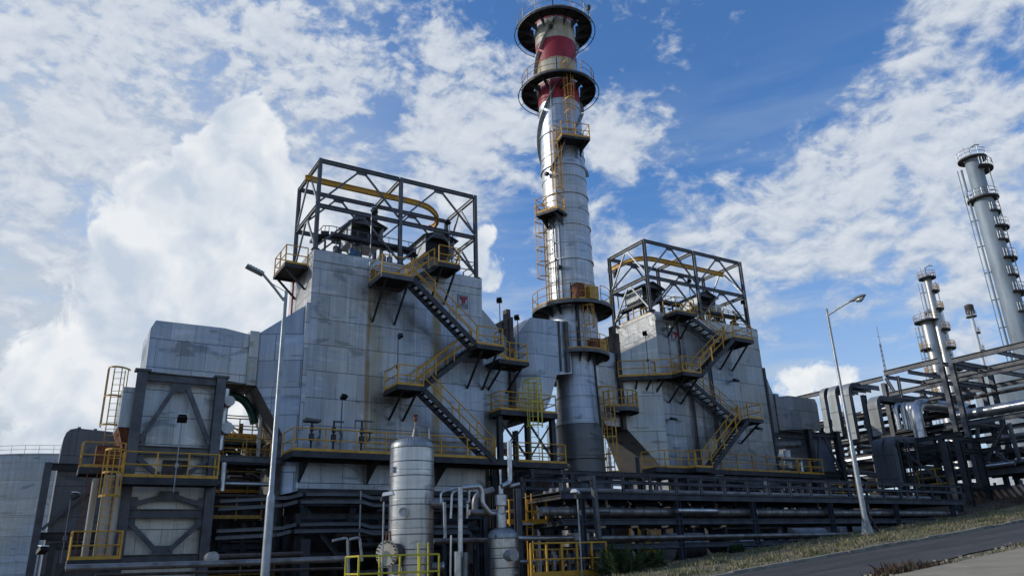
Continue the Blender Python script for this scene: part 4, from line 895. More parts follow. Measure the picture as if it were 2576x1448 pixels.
# balcony to the right of the chimney foot with the long caged ladder
z = 10.9; cx, cy = 32.1, 38.6
p = thing('half_round_platform', 'half round yellow railed platform right of the chimney foot', 'platform', (cx, cy, z))
m = MB().lathe(cx, cy, [(.01, z), (1.25, z), (1.25, z-.05), (.01, z-.05)], 24, R(180), R(380)); build(m, 'floor_grating', 'grate', p)
m = MB().lathe(cx, cy, [(1.22, z-.28), (1.28, z-.28), (1.28, z), (1.22, z), (1.22, z-.28)], 24, R(180), R(380)); build(m, 'edge_channel', 'steel', p)
m = MB()
for i in range(5): a = R(190+40*i); m.bar((cx, cy, z-.3), (cx+1.2*math.cos(a), cy+1.2*math.sin(a), z-.14), .06, .18); m.cut()
build(m, 'radial_bracket', 'steeldk', p)
railing(p, [V((cx+1.24*math.cos(R(180+i*20)), cy+1.24*math.sin(R(180+i*20)), z)) for i in range(11)], mat='yellowold', step=1.0)
ladder('long yellow caged ladder standing right of the chimney foot', 30.35, 37.75, 6.5, 12.0, (-.35, -1), 6.7, 'yellowold', w=.5, depth=.75)
# floor for the low ring platform link and the service tower between left boiler and chimney
z = 9.9
p = platform('yellow railed service platform between left boiler and chimney', 24, 37.4, z); deck(p, 21.95, 25.9, 36.9, 38.4, z, .3)
railing(p, [(22.0, 38.3, z), (22.0, 36.95, z), (25.85, 36.95, z), (25.85, 38.3, z)]); railing(p, [(22.2, 38.3, z), (25.6, 38.3, z)], mat='yellowold')
p = platform('lower yellow railed platform left of the chimney foot', 23.8, 37.2, 7.0); deck(p, 22.45, 26.2, 36.6, 38.0, 6.95, .3); railing(p, [(22.9, 36.65, 6.95), (26.15, 36.65, 6.95), (26.15, 37.9, 6.95)]); railing(p, [(22.6, 37.9, 6.95), (26.0, 37.9, 6.95)], mat='yellowold')
ladder('bright yellow caged ladder over the service platform by the chimney', 24.1, 36.75, 7.0, 11.7, (-.2, -1), 9.0, 'yellowbright', lad='yellowbright', w=.5)
tt = thing('ladder_gate', 'bright yellow bar gate at the head of the service ladder', 'gate', (24, 36.9, 11))
m = MB()
for zz in (10.3, 10.8, 11.2, 11.6): m.bar((23.5, 36.85, zz), (24.8, 36.85, zz), .05, .05)
for xx in (23.5, 23.9, 24.3, 24.8): m.bar((xx, 36.85, 10.0), (xx, 36.85, 11.7), .05, .05)
build(m, 'gate_bars', 'yellowbright', tt)
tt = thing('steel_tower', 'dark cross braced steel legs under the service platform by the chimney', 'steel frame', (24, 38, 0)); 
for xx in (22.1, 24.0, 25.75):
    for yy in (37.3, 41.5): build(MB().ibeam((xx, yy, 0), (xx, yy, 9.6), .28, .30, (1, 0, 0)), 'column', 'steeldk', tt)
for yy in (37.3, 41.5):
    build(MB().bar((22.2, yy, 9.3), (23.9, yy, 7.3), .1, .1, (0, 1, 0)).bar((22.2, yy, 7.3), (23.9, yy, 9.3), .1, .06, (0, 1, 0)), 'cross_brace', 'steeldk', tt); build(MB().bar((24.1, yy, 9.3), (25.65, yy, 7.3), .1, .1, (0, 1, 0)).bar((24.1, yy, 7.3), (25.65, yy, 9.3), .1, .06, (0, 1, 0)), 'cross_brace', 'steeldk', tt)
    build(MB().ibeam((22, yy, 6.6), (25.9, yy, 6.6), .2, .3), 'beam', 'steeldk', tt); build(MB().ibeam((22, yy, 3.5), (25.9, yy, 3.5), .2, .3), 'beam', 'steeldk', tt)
tt = thing('relief_silencer', 'small red and white canister between the dark tower legs', 'canister', (23.2, 38.5, 7.1)); build(MB().cyl((23.2, 38.5, 7.9), (23.2, 38.5, 8.3), .16, n=14), 'upper_half', 'white', tt, smooth=True); build(MB().cyl((23.2, 38.5, 7.55), (23.2, 38.5, 7.9), .162, n=14), 'lower_half', 'red', tt, smooth=True)

# ------------------------------------------------------------------ far left: braced steel tower with clad shaft
t = thing('braced_tower', 'grey steel portal with diagonal braces carrying the gas duct at the far left', 'steel frame', (5, 38, 0))
for x in (3.38, 6.85): build(MB().ibeam((x, 38, 0), (x, 38, 10.55), .42, .42, (1, 0, 0), t=.035).box(x-.34, x+.34, 37.72, 38.28, 10.5, 10.6), 'column', 'steel', t)
for z in (10.3, 6.95, 4.2, 2.3): build(MB().ibeam((3.6, 38, z), (6.64, 38, z), .26, .38, (0, 1, 0)), 'beam', 'steel', t)
def inv(zt_, zb_, up=True):
    c = 5.12
    for k, xe in ((-1, 3.62), (1, 6.62)):
        if up: build(MB().bar((c+k*.28, 37.98, zt_-.42), (xe, 37.98, zb_+.35), .2, .2, (0, 1, 0)), 'brace', 'steel', t)
        else: build(MB().bar((c+k*.28, 37.98, zb_+.35), (xe, 37.98, zt_-.35), .2, .2, (0, 1, 0)), 'brace', 'steel', t)
    build(MB().box(c-.42, c+.42, 37.95, 37.975, (zt_-.6) if up else zb_+.15, (zt_-.18) if up else zb_+.55), 'gusset_plate', 'steel', t)
    zz = zb_+.2 if up else zt_-.65
    for xe in (3.60, 6.40): build(MB().box(xe, xe+.28, 37.955, 37.98, zz, zz+.5), 'gusset_plate', 'steel', t)
inv(10.3, 6.95); inv(6.95, 5.3, False); inv(5.35, 4.2); inv(4.2, 2.3, False)
t = thing('clad_shaft', 'pale aluminium clad shaft behind the braced tower at the far left', 'shaft', (5.1, 39.5, 0))
build(MB().box(3.55, 6.95, 38.45, 41.2, 0, 10.35), 'shaft_wall', 'clad_sq', t)
m = MB(); 
for zz in (10.12, 6.75): m.box(3.6, 6.7, 38.36, 38.445, zz, zz+.07); m.cut()
build(m, 'edge_strip', 'white', t)
build(MB().box(4.75, 5.85, 38.40, 38.445, 5.75, 6.6), 'access_door', 'brown', t)
t = thing('grey_side_box', 'grey clad box with a rusty hopper beside the left tower', 'duct box', (3.0, 38.6, 8.0)); build(MB().box(2.72, 3.25, 38.5, 41, 8.0, 9.85), 'box_wall', 'cladlow', t); build(MB().hexa([(3.05, 38.8, 7.1), (3.25, 38.8, 7.1), (3.25, 40.5, 7.1), (3.05, 40.5, 7.1), (2.74, 38.52, 7.98), (3.24, 38.52, 7.98), (3.24, 40.98, 7.98), (2.74, 40.98, 7.98)]), 'hopper', 'rust', t)
z = 5.62
p = platform('yellow railed platform across the front of the braced left tower', 5, 37.2, z); deck(p, 3.0, 6.95, 36.75, 37.75, z, .3); railing(p, [(3.05, 37.7, z), (3.05, 36.8, z), (6.9, 36.8, z), (6.9, 37.7, z)])
z = 2.3
p = platform('lowest yellow railed platform at the far left', 2.4, 36.6, z); deck(p, 1.45, 3.35, 36.1, 37.4, z, .3); railing(p, [(1.5, 37.3, z), (1.5, 36.15, z), (3.3, 36.15, z), (3.3, 37.3, z)]); build(MB().box(1.48, 1.5, 36.2, 36.9, z+.1, z+.9), 'side_panel', 'yellow', p)
z = 6.1
p = platform('rusty yellow railed platform high at the far left', 2.2, 38.4, z); deck(p, 1.4, 3.2, 37.8, 39.2, z, .28); railing(p, [(1.45, 39.1, z), (1.45, 37.85, z), (3.1, 37.85, z)], mat='yellowold'); build(MB().box(2.0, 2.9, 38.5, 39.1, z, z+1.05), 'rusty_casing', 'rust', p)
ladder('yellow caged ladder between the far left platforms', 2.65, 36.9, 2.3, 6.7, (-.1, -1), 4.8, 'yellow')
ladder('tall thin caged ladder rising to the far left duct', 2.55, 39.8, 6.1, 10.9, (-.4, -1), 8.2, 'yellowold', w=.5)
ladder('rust stained ladder left of the cream pipes', 1.95, 37.7, 2.4, 6.0, (-.6, -1), None, 'yellowold', lad='rust')
for i, (x, r_) in enumerate(((2.1, .13), (2.62, .22), (3.0, .16))): pipe(['thin cream vertical pipe at the far left', 'thick cream jacketed vertical pipe at the far left', 'cream vertical pipe beside the left tower column'][i], [(x, 37.55, 2.4), (x, 37.55, 5.6+.15*i)], r_, 'cream', group='cream vertical pipes at the far left')
flood('floodlight on a thin post at the far left beside the dark building', 1.25, 36.0, 2.2, 2.6, (.9, -.3))
flood('floodlight pole in front of the braced left tower', 5.12, 36.7, 5.0, 3.3, (-.1, -1), big=True)
flood('small floodlight low at the far left edge', .45, 34, .8, 1.9, (.5, -.8))
# dark unit left of it
t = thing('dark_clad_unit', 'dark grey clad unit with rounded top behind the left tower, beside the tank', 'building', (1.5, 46, 0))
pf = [(.75, 7.2), (.78, 8.35), (.86, 8.65), (1.02, 8.82), (1.3, 8.9), (3.9, 8.75), (3.9, 0), (.75, 0)]
build(MB().prism([(x, 45, z) for x, z in pf], (0, 4, 0)), 'wall', 'clad_dk', t); build(MB().box(1.35, 1.5, 45.5, 45.65, 8.9, 9.05).box(2.1, 2.25, 45.5, 45.65, 8.86, 9.0), 'roof_lugs', 'steel', t)
for z in (6.9, 3.6): build(MB().ibeam((.4, 44.8, z), (3.4, 44.8, z), .2, .35, (0, 1, 0)), 'beam', 'steeldk', t)
for x in (.32, 3.5): build(MB().ibeam((x, 44.8, 0), (x, 44.8, 7.1), .34, .34, (1, 0, 0)), 'column', 'steel', t)
build(MB().bar((.5, 44.78, 3.9), (2.9, 44.78, 6.4), .14, .14, (0, 1, 0)).bar((.5, 44.78, .4), (2.5, 44.78, 3.3), .14, .14, (0, 1, 0)), 'brace', 'steel', t)
# storage tank far left
t = thing('storage_tank', 'large pale grey cylindrical storage tank at the left edge of the picture', 'tank', (-9, 70, 0)); _d = ray(195, 1141)/FPX; _c = EYE+_d*106; TZ = _c.z; TR = 17.0; _h = V((_d.x, _d.y, 0)).normalized(); TX, TY = _c.x+_h.x*TR, _c.y+_h.y*TR
build(MB().lathe(TX, TY, [(TR, -1), (TR, TZ)], 120), 'shell', 'tank', t, smooth=True)
build(MB().lathe(TX, TY, [(TR-.05, TZ), (.1, TZ+1.3)], 120), 'roof', 'tank', t, smooth=True)
m = MB()
for zz in (TZ-.1, TZ*.55, TZ*.22): m.lathe(TX, TY, [(TR, zz-.06), (TR+.1, zz-.05), (TR+.1, zz+.05), (TR, zz+.06)], 120)
build(m, 'wind_girders', 'tank', t, smooth=True)
m = MB(); 
for h in (.55, 1.1): m.tube([(TX+TR*math.cos(i*math.pi/60), TY+TR*math.sin(i*math.pi/60), TZ+h) for i in range(120)], .03, 5, closed=True)
for i in range(60): a = i*math.pi/30; m.bar((TX+TR*math.cos(a), TY+TR*math.sin(a), TZ-.1), (TX+TR*math.cos(a), TY+TR*math.sin(a), TZ+1.1), .05, .05)
build(m, 'rim_railing', 'galv', t)
# things seen between the left tower and the left boiler
for i, (px, py, r_) in enumerate(((578, 1008, .24), (572, 1075, .27))):
    a = at(px, py, Y=38.2); tt = thing('capped_pipe', ['upper of the two white capped pipe ends right of the braced tower', 'lower of the two white capped pipe ends right of the braced tower'][i], 'pipe', a, 'white capped pipe ends'); build(MB().cyl((a.x, 38.2, a.z), (a.x, 41, a.z), r_, n=24), 'pipe_run', 'pipeclad', tt, smooth=True); build(MB().cyl((a.x, 38.17, a.z), (a.x, 38.2, a.z), r_+.01, n=24), 'end_cap', 'white', tt)
pipe('thick jacketed riser pipe beside the white capped pipe ends', [(7.25, 38.9, 7.2), (7.3, 38.9, 10.2)], .2, 'pipeclad')
pts = [at(575, 993, Y=41), at(610, 1000, Y=41), at(632, 1030, Y=41), at(640, 1065, Y=41)]
pipe('dark green ribbed hose curving under the left duct', pts, .22, 'green', rad=1.2)
z = 7.0
p = platform('yellow railed platform under the left duct, behind the tower', 8.6, 41, 8.1); deck(p, 7.3, 9.9, 41, 42.5, 8.1, .25, 'green'); railing(p, [(7.3, 41.05, 8.1), (9.8, 41.05, 8.1)], mat='yellowold')
p = platform('lower rust stained platform under the left duct', 8.8, 40, 6.9); deck(p, 7.4, 10.0, 39.6, 41, 6.9, .25); railing(p, [(7.45, 39.65, 6.9), (9.9, 39.65, 6.9)], mat='yellowold'); railing(p, [(7.6, 40.8, 6.9), (9.9, 40.8, 6.9)], mat='yellow')
stairs('yellow stair flight seen under the left duct', 9.4, 6.95, 7.3, 8.6, 41.6, 42.3)
pipe('silver horizontal pipe between braced tower and left boiler', [(6.95, 38.6, 5.62), (10.0, 38.6, 5.62)], .10, 'pipeclad')
pipe('brown horizontal pipe between braced tower and left boiler', [(6.95, 38.9, 5.1), (10.0, 38.9, 5.1)], .07, 'brown')
pipe('vertical jacketed pipe right of the tower platform', [(7.35, 37.9, 5.2), (7.35, 37.9, 6.5)], .14, 'pipeclad')
pipe('white vertical pipe behind the yellow platform under the duct', [(9.5, 40.6, 6.8), (9.5, 40.6, 9.6)], .11, 'white')
t = thing('pipe_bridge', 'grey steel beam and column between braced tower and left boiler', 'steel frame', (8.5, 38.3, 0)); build(MB().ibeam((7.1, 38.3, 6.75), (10.3, 38.3, 6.75), .2, .3, (0, 1, 0)), 'beam', 'steel', t); build(MB().ibeam((9.9, 38.3, 0), (9.9, 38.3, 6.6), .32, .32, (1, 0, 0)), 'column', 'brown', t)

t = thing('process_structure', 'cluttered dark process structure seen through the arch under the left duct', 'steel frame', (8.8, 44.5, 0))
for (x0, x1, z1) in ((6.9, 8.6, 9.3), (8.75, 9.7, 7.6), (9.85, 11.2, 8.4)): build(MB().box(x0, x1, 44, 46, 0, z1), 'casing', 'brown' if x0 > 7 else 'steeldk', t)
for z in (5.6, 7.2, 8.6): build(MB().ibeam((6.9, 43.7, z), (11.5, 43.7, z), .16, .24, (0, 1, 0)), 'beam', 'steeldk', t); railing(t, [(6.9, 43.5, z+.1), (11.2, 43.5, z+.1)], mat='yellowold', toe=True)
for x in (7.6, 9.2, 10.4): build(MB().ibeam((x, 43.7, 0), (x, 43.7, 9.4), .18, .18, (1, 0, 0)), 'column', 'steeldk', t)
rr = random.Random(9)
for i in range(14):
    x = rr.uniform(7, 10.6); z = rr.uniform(5, 8.6); y = rr.uniform(42.7, 43.4)
    pipe('one of the small pipes in the structure under the left duct', [(x, y, z), (x+rr.uniform(.3, 1.2), y, z), (x+1.2, y, z-rr.uniform(.3, 1.2))], rr.choice([.05, .08, .11]), rr.choice(['pipedull', 'pipeclad', 'white', 'brown']), n=8, rad=.15, group='small pipes under the left duct')
# ------------------------------------------------------------------ steelwork and added dark backing beneath the boilers
for (x0, x1, L) in ((11.3, 21.3, 'left'), (35.7, 45.8, 'right')):
    t = thing('boiler_understructure', 'added dark fill block and steel legs under the %s boiler block' % L, 'steel frame', ((x0+x1)/2, 40, 0))
    build(MB().hexa([(x0+1.2, 39.6, 1.2), (x1-1.2, 39.6, 1.2), (x1-1.2, 41.6, 1.2), (x0+1.2, 41.6, 1.2), (x0, 38.6, 5.1), (x1, 38.6, 5.1), (x1, 42.2, 5.1), (x0, 42.2, 5.1)]), 'hopper', 'brown', t)  # dark fill block added to shut out skylight under the boiler
    n = 4
    for i in range(n+1):
        x = x0+(x1-x0)*i/n
        for y in (38.2, 42.2): build(MB().ibeam((x, y, 0), (x, y, 4.9), .34, .34, (1, 0, 0)), 'column', 'steeldk', t)
        if i < n:
            w = (x1-x0)/n
            if i % 2 == 0: build(MB().bar((x+.2, 38.15, 4.4), (x+w-.2, 38.15, 1.2), .16, .16, (0, 1, 0)), 'brace', 'steeldk', t)
            else: build(MB().bar((x+.2, 38.15, 1.2), (x+w-.2, 38.15, 4.4), .16, .16, (0, 1, 0)), 'brace', 'steeldk', t)
    for z in (4.75, 3.1, 1.1): build(MB().ibeam((x0, 37.95, z), (x1, 37.95, z), .25, .34, (0, 1, 0)), 'beam', 'steeldk', t)
rnd = random.Random(21)
for k, (x0, x1, y0, y1, z1, L) in enumerate(((4.2, 22.0, 47, 53, 6.3, 'added dark backing box behind the left boiler block'), (22.3, 32.5, 47, 53, 7.7, 'added dark backing box behind the chimney foot'), (32.8, 50.0, 47, 54, 5.4, 'added dark backing box behind the right boiler block'), (50.6, 58.0, 44, 50, 6.0, 'added dark backing box between right boiler block and the tall pipe rack'))):  # plain dark boxes added to keep the space behind the boilers dark
    t = thing('dark_backing_box', L, 'building', ((x0+x1)/2, (y0+y1)/2, 0))
    build(MB().box(x0, x1, y0, y1, 0, z1), 'wall', 'brown', t); build(MB().box(x0-.15, x1+.15, y0-.15, y1+.15, z1, z1+.25), 'roof', 'steeldk', t)
# clutter of dark pipes and frames in the shade
def frame3(label, x0, x1, y0, y1, zs, nx, mat='steeldk', brace=True, zb=0.):
    t = thing('pipe_support_frame', label, 'steel frame', ((x0+x1)/2, y0, zb)); xs_ = [x0+(x1-x0)*i/nx for i in range(nx+1)]
    for x in xs_:
        for y in (y0, y1): build(MB().ibeam((x, y, zb), (x, y, zs[-1]+.1), .22, .22, (1, 0, 0)), 'column', mat, t)
    for z in zs:
        for y in (y0, y1): build(MB().ibeam((x0-.15, y-.02, z), (x1+.15, y-.02, z), .16, .24, (0, 1, 0)), 'beam', mat, t)
        m = MB()
        for x in xs_: m.ibeam((x, y0+.12, z-.01), (x, y1-.12, z-.01), .14, .2, (1, 0, 0)); m.cut()
        build(m, 'cross_beam', mat, t)
    return t
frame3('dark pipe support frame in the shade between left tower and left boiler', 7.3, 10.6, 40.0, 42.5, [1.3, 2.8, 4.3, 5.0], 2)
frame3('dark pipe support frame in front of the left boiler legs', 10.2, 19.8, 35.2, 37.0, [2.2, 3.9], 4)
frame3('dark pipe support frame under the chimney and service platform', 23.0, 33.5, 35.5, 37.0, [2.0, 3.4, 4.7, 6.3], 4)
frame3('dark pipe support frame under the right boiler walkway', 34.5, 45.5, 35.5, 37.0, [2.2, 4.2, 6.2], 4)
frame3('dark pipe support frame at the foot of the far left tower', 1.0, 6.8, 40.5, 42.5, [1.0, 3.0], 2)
names = ['brown', 'pipedull', 'steeldk', 'steeldk', 'brown', 'steeldk']
adj = {'brown': 'brown', 'pipedull': 'dull silver', 'steeldk': 'dark grey', 'rust': 'rusty', 'pipeclad': 'silver'}
cl = [(6.9, 11.0, 39.5, 42.4, (.6, 5.2), 16, 'in the shade right of the left braced tower'), (10.5, 21, 34.6, 36.9, (.6, 4.8), 18, 'in the shade under the left boiler'), (22.2, 34, 34.9, 37, (.8, 6.3), 16, 'in the shade around the chimney foot'), (34.5, 46, 35, 37, (1.0, 6.3), 14, 'in the shade under the right boiler')]
for x0, x1, y0, y1, zr, n, w in cl:
    for i in range(n):
        mt = rnd.choice(names); y = rnd.uniform(y0, y1); z = rnd.uniform(*zr); r_ = rnd.choice([.05, .07, .09, .13, .18])
        if rnd.random() < .62:
            a = rnd.uniform(x0, x0+(x1-x0)*.4); b = rnd.uniform(x0+(x1-x0)*.55, x1); pts = [(a, y, z), (b, y, z)]
            if rnd.random() < .6: pts = [(a, y, z), (b, y, z), (b, y, max(.1, z-rnd.uniform(.6, 2.0)))]
        else:
            a = rnd.uniform(x0, x1); h = rnd.uniform(1, 2.4); pts = [(a, y, z-h/2), (a, y, z+h/2)]
            if rnd.random() < .5: pts.append((a+rnd.uniform(.5, 1.2), y, z+h/2))
        pts = [(p_[0], p_[1], max(.1, p_[2])) for p_ in pts]
        pipe('one of the small dull pipes %s' % w, pts, r_, mt, n=8, rad=.3, group='pipes %s' % w)
rails = [('dim yellow railing in the shade low behind the left lamp post', [(7.2, 39.3, 1.0), (10.4, 39.3, 1.0)]), ('dim yellow railing in the shade behind the braced tower', [(7.2, 39.4, 4.1), (9.6, 39.4, 4.1)]), ('dim yellow railing behind the pipe rack near the chimney foot', [(30.5, 36, 4.9), (33.5, 36, 4.9)])]
for l_, pp in rails: railing(thing('shade_railing', l_, 'railing', pp[0]), pp, mat='yellowold')
# covered cable trays curving under the left boiler walkway
def tray(label, pts, w=.55, h=.13, mat='traydk', grp=None, top='steel'):
    P_ = [V(p) for p in pts]; t = thing('cable_tray', label, 'cable tray', P_[0], grp); m = MB(); m2 = MB()
    for a, b in zip(P_[:-1], P_[1:]):
        m.bar(a, b, w, h)
        m2.bar(a+V((0, 0, h/2+.012)), b+V((0, 0, h/2+.012)), w+.04, .02)
    build(m, 'tray_body', mat, t); build(m2, 'tray_cover', top, t); return t
for i, (dz, dxx) in enumerate(((4.70, 0), (4.35, -.3), (3.40, -.2), (3.10, -.5))):
    y = 35.0-.25*(i % 2)
    tray(['uppermost of the four curved cable trays under the left boiler walkway', 'second of the four curved cable trays under the left boiler walkway', 'third of the four curved cable trays under the left boiler walkway', 'lowest of the four curved cable trays under the left boiler walkway'][i],
         [(7.4, 37.6, dz), (9.9+dxx, y+.4, dz), (10.4+dxx, y, dz+.12), (11.4, y, dz+.14), (13.0, y, dz+.14), (13.5, y, dz), (18.6, y, dz)], grp='curved cable trays under the left walkway', top='steel')
t = thing('tray_support_arms', 'sloping dark steel arms carrying the curved cable trays', 'steel frame', (12, 35, 0))
for a, b in (((11.2, 34.9, 3.1), (12.9, 34.9, 1.2)), ((13.2, 34.9, 3.1), (15.0, 34.9, 1.6)), ((10.4, 34.9, 3.0), (10.1, 34.9, 0))): build(MB().ibeam(a, b, .16, .2, (0, 1, 0)), 'arm', 'steeldk', t)
build(MB().ibeam((14.9, 34.2, 0), (14.9, 34.2, 3.3), .3, .3, (1, 0, 0)), 'column', 'steel', t); build(MB().bar((12.9, 34.6, 3.0), (12.9, 34.6, 5.0), .06, .06), 'rod', 'galv', t)
build(MB().ibeam((10.4, 34.6, 0), (10.4, 34.6, 2.9), .4, .4, (1, 0, 0)), 'column', 'steeldk', t)

# ------------------------------------------------------------------ pipe rack in front
RY, RY2 = 24.3, 27.2
t = thing('pipe_rack', 'long low slate blue pipe rack running to the right in front of the boilers', 'pipe rack', (30, RY, 0)); cols = [17.95, 22.9, 27.4, 32.75, 38.0, 43.2]
for x in cols:
    for y in (RY, RY2): build(MB().ibeam((x, y, gz(x, y)-.1), (x, y, 3.84), .20, .20, (0, 1, 0), t=.02), 'column', 'steelblue', t)
for y in (RY, RY2):
    build(MB().ibeam((17.0, y-.02, 3.97), (44.5, y-.02, 3.97), .18, .26, (0, 1, 0)), 'beam', 'steelblue', t)
    build(MB().ibeam((17.0, y-.015, 3.0), (44.5, y-.015, 3.0), .16, .22, (0, 1, 0)), 'beam', 'steelblue', t)
    build(MB().ibeam((18.0, y-.01, 2.08), (35.0, y-.01, 2.08), .14, .20, (0, 1, 0)), 'beam', 'steelblue', t)
m = MB()
x = 17.2
while x < 44.5:
    for z in (3.93, 2.96): m.ibeam((x, RY+.1, z), (x, RY2-.1, z), .12, .16, (1, 0, 0)); m.cut()
    x += 1.78
build(m, 'cross_beam', 'steeldk', t)
m = MB().box(17.0, 44.5, RY+.2, RY2-.2, 4.10, 4.13); build(m, 'tray_floor', 'steeldk', t)
t2 = thing('rack_guard_frame', 'two rail steel guard frame standing along the top of the low pipe rack', 'guard frame', (30, RY, 4.1))
for y in (RY, RY2):
    m = MB()
    for i in range(20): x = 17.2+i*1.43; m.ibeam((x, y-.02, 4.10), (x, y-.02, 4.82), .10, .10, (1, 0, 0), t=.012); m.cut()
    build(m, 'upright', 'steelblue', t2)
    build(MB().ibeam((17.1, y-.03, 4.84), (44.4, y-.03, 4.84), .12, .13, (0, 1, 0), t=.015), 'top_rail', 'steelblue', t2); build(MB().ibeam((17.1, y-.09, 4.50), (44.4, y-.09, 4.50), .05, .12, (0, 1, 0), t=.012), 'mid_rail', 'steelblue', t2)
pipe('big silver jacketed pipe along the front of the low pipe rack', [(16.3, RY+.35, 3.40), (44, RY+.35, 3.40)], .165, 'pipedull', n=18)
pipe('short silver pipe with elbows lying on the front of the low pipe rack', [(22.7, RY-.15, 3.42), (25.0, RY-.15, 3.42), (25.4, RY+.3, 3.42)], .10, 'pipeclad')
pipe('thin silver pipe low along the front of the low pipe rack', [(18.6, RY-.05, 2.40), (34, RY-.05, 2.40)], .085, 'pipedull', n=12)
for i, (y, z, r_) in enumerate(((25.1, 3.35, .12), (25.6, 3.38, .16), (26.2, 3.33, .10), (26.7, 3.38, .15), (25.4, 2.40, .12), (26.2, 2.38, .10), (25.2, 4.25, .10), (25.9, 4.27, .13), (26.6, 4.25, .10))):
    pipe('one of the dull pipes lying inside the low pipe rack', [(17.4+rnd.random(), y, z), (43-rnd.random(), y, z)], r_, rnd.choice(['pipedull', 'steeldk', 'pipedull', 'brown']), n=10, group='pipes inside the low pipe rack')
for i in range(7):
    x = 30+rnd.uniform(0, 13); pipe('one of the short risers between rack and boiler', [(x, 27.6, 3.4), (x, 28.5, 3.4), (x, 28.5, 5.0+rnd.random()*.6)], .09, 'pipedull', n=8, group='short risers behind the low pipe rack')
t = thing('tag_plate', 'dark name plate wired to the big pipe on the rack', 'plate', at(1517, 1289, Y=RY+.15)); a = OFF[t.name]; build(MB().box(a.x-.32, a.x+.32, RY+.12, RY+.16, a.z-.07, a.z+.06), 'plate', 'black', t)
for i, (xa, xb) in enumerate(((17.9, 18.1),)):
    pass
t = thing('square_goal_post', 'grey square tube post bent over at the top beside the rack end', 'post', (18.4, 23.9, 0)); build(MB().bar((17.75, 24.1, 4.55), (18.3, 24.0, 4.62), .14, .16).bar((18.35, 24.0, 4.7), (18.45, 24.0, 2.4), .16, .18, (1, 0, 0)), 'tube', 'steel', t)
st = stairs('small yellow stair seen through the low pipe rack', 27.6, 1.9, 26.4, 3.0, 31, 31.7, low_mat='yellow')
# behind rack at right: skids
for i, (x0, x1, y0, z0, z1, mt) in enumerate(((28, 31, 30.5, .3, 2.9, 'steeldk'), (33.5, 36, 31, .3, 2.6, 'brown'), (37.5, 41, 30.5, .6, 3.1, 'steeldk'), (42, 45.5, 31, 1, 3.4, 'brown'))):
    t = thing('pump_skid', ['dark pump skid behind the rack right of the chimney', 'brown pump skid behind the middle of the low rack', 'dark pump skid behind the low rack under the right boiler', 'brown pump skid behind the right end of the low rack'][i], 'pump skid', ((x0+x1)/2, y0, z0))
    build(MB().box(x0, x1, y0, y0+1.6, z0, z0+(z1-z0)*.4), 'base', mt, t); build(MB().cyl((x0+.3, y0+.6, z0+(z1-z0)*.7), (x1-.3, y0+.6, z0+(z1-z0)*.7), (z1-z0)*.27, n=16), 'drum', 'pipedull', t, smooth=True)
for (l_, x, y, h) in (('galvanised floodlight post standing between vessel and pipe rack', None, None, None),): pass

# ------------------------------------------------------------------ process vessels in front
def vessel(label, px, pys, pyt, rpx, Yp, zb, nz, name='process_vessel'):
    a = at(px, pys, Y=Yp); dep = (a-EYE).dot(CF); r = rpx*dep/FPX; zt_ = at(px, pyt, Y=Yp).z; zs = a.z
    t = thing(name, label, 'vessel', (a.x, Yp, zb))
    build(MB().lathe(a.x, Yp, [(r, zb), (r, zs)], 64), 'shell', 'vessel', t, smooth=True)
    dh = (zt_-zs)
    build(MB().lathe(a.x, Yp, [(r, zs), (r*.985, zs+dh*.25), (r*.93, zs+dh*.5), (r*.80, zs+dh*.74), (r*.55, zs+dh*.92), (r*.25, zs+dh*.99), (.01, zs+dh)], 48), 'dished_head', 'galv', t, smooth=True)
    m = MB()
    for i in range(40):
        a0 = i*math.pi/20; pr = [(r, zs), (r*.93, zs+dh*.5), (r*.80, zs+dh*.74), (r*.55, zs+dh*.92), (r*.2, zs+dh*.995)]
        pts = [(a.x+q*1.003*math.cos(a0), Yp+q*1.003*math.sin(a0), z+.004) for q, z in pr]; m.tube(pts, .006, 4)
    build(m, 'head_seams', 'steeldk', t)
    m = MB(); z = zs-.02
    while z > zb+.2: m.lathe(a.x, Yp, [(r+.001, z-.018), (r+.010, z-.012), (r+.010, z+.012), (r+.001, z+.018)], 64); z -= nz
    build(m, 'straps', 'steel', t, smooth=True)
    x = a.x-r*.8; build(MB().tube([(x-.05, Yp-.3, zs-.02), (x-.05, Yp-.3, zs+.12), (x+.03, Yp-.3, zs+.12), (x+.03, Yp-.3, zs-.02)], .018, 6), 'lifting_lug', 'steel', t)
    return t, a.x, r, zs, zt_
vt, vx, vr, vzs, vzt = vessel('tall silver jacketed process vessel with a domed top in front of the left boiler', 1037, 1128, 1100, 54.5, 27.0, -.2, .52)
def nozzle(t, px, py, Yp, d, L, r, mat='pipeclad', name='nozzle', cap='pipeclad'):
    a = at(px, py, Y=Yp); d = V(d).normalized(); n = build(MB().cyl(a, a+d*L, r, n=20), name, mat, t, smooth=True); build(MB().cyl(a+d*(L-.07), a+d*L, r*1.12, n=20), 'flange', cap, n, smooth=True); return a
nozzle(vt, 1014, 1287, 27.0-vr*.93, (-.35, -1, 0), .16, .15)
nozzle(vt, 1080, 1266, 26.5, (1, -.35, 0), .50, .18, 'pipedull')
nozzle(vt, 1000, 1432, 26.6-vr*.3, (-.6, -1, 0), .3, .17); nozzle(vt, 1085, 1425, 26.5, (1, -.3, 0), .45, .16, 'pipedull')
a = at(985, 1392, Y=26.45); d = V((-.95, -.55, 0)).normalized()
mw = build(MB().cyl(a+d*-.3, a+d*.22, .36, n=28), 'manway', 'brown', vt, smooth=True); m = MB().cyl(a+d*.22, a+d*.30, .46, n=28)
build(m, 'manway_cover', 'cream', mw, smooth=True); m = MB(); s_ = V((0, 0, 1)).cross(d)
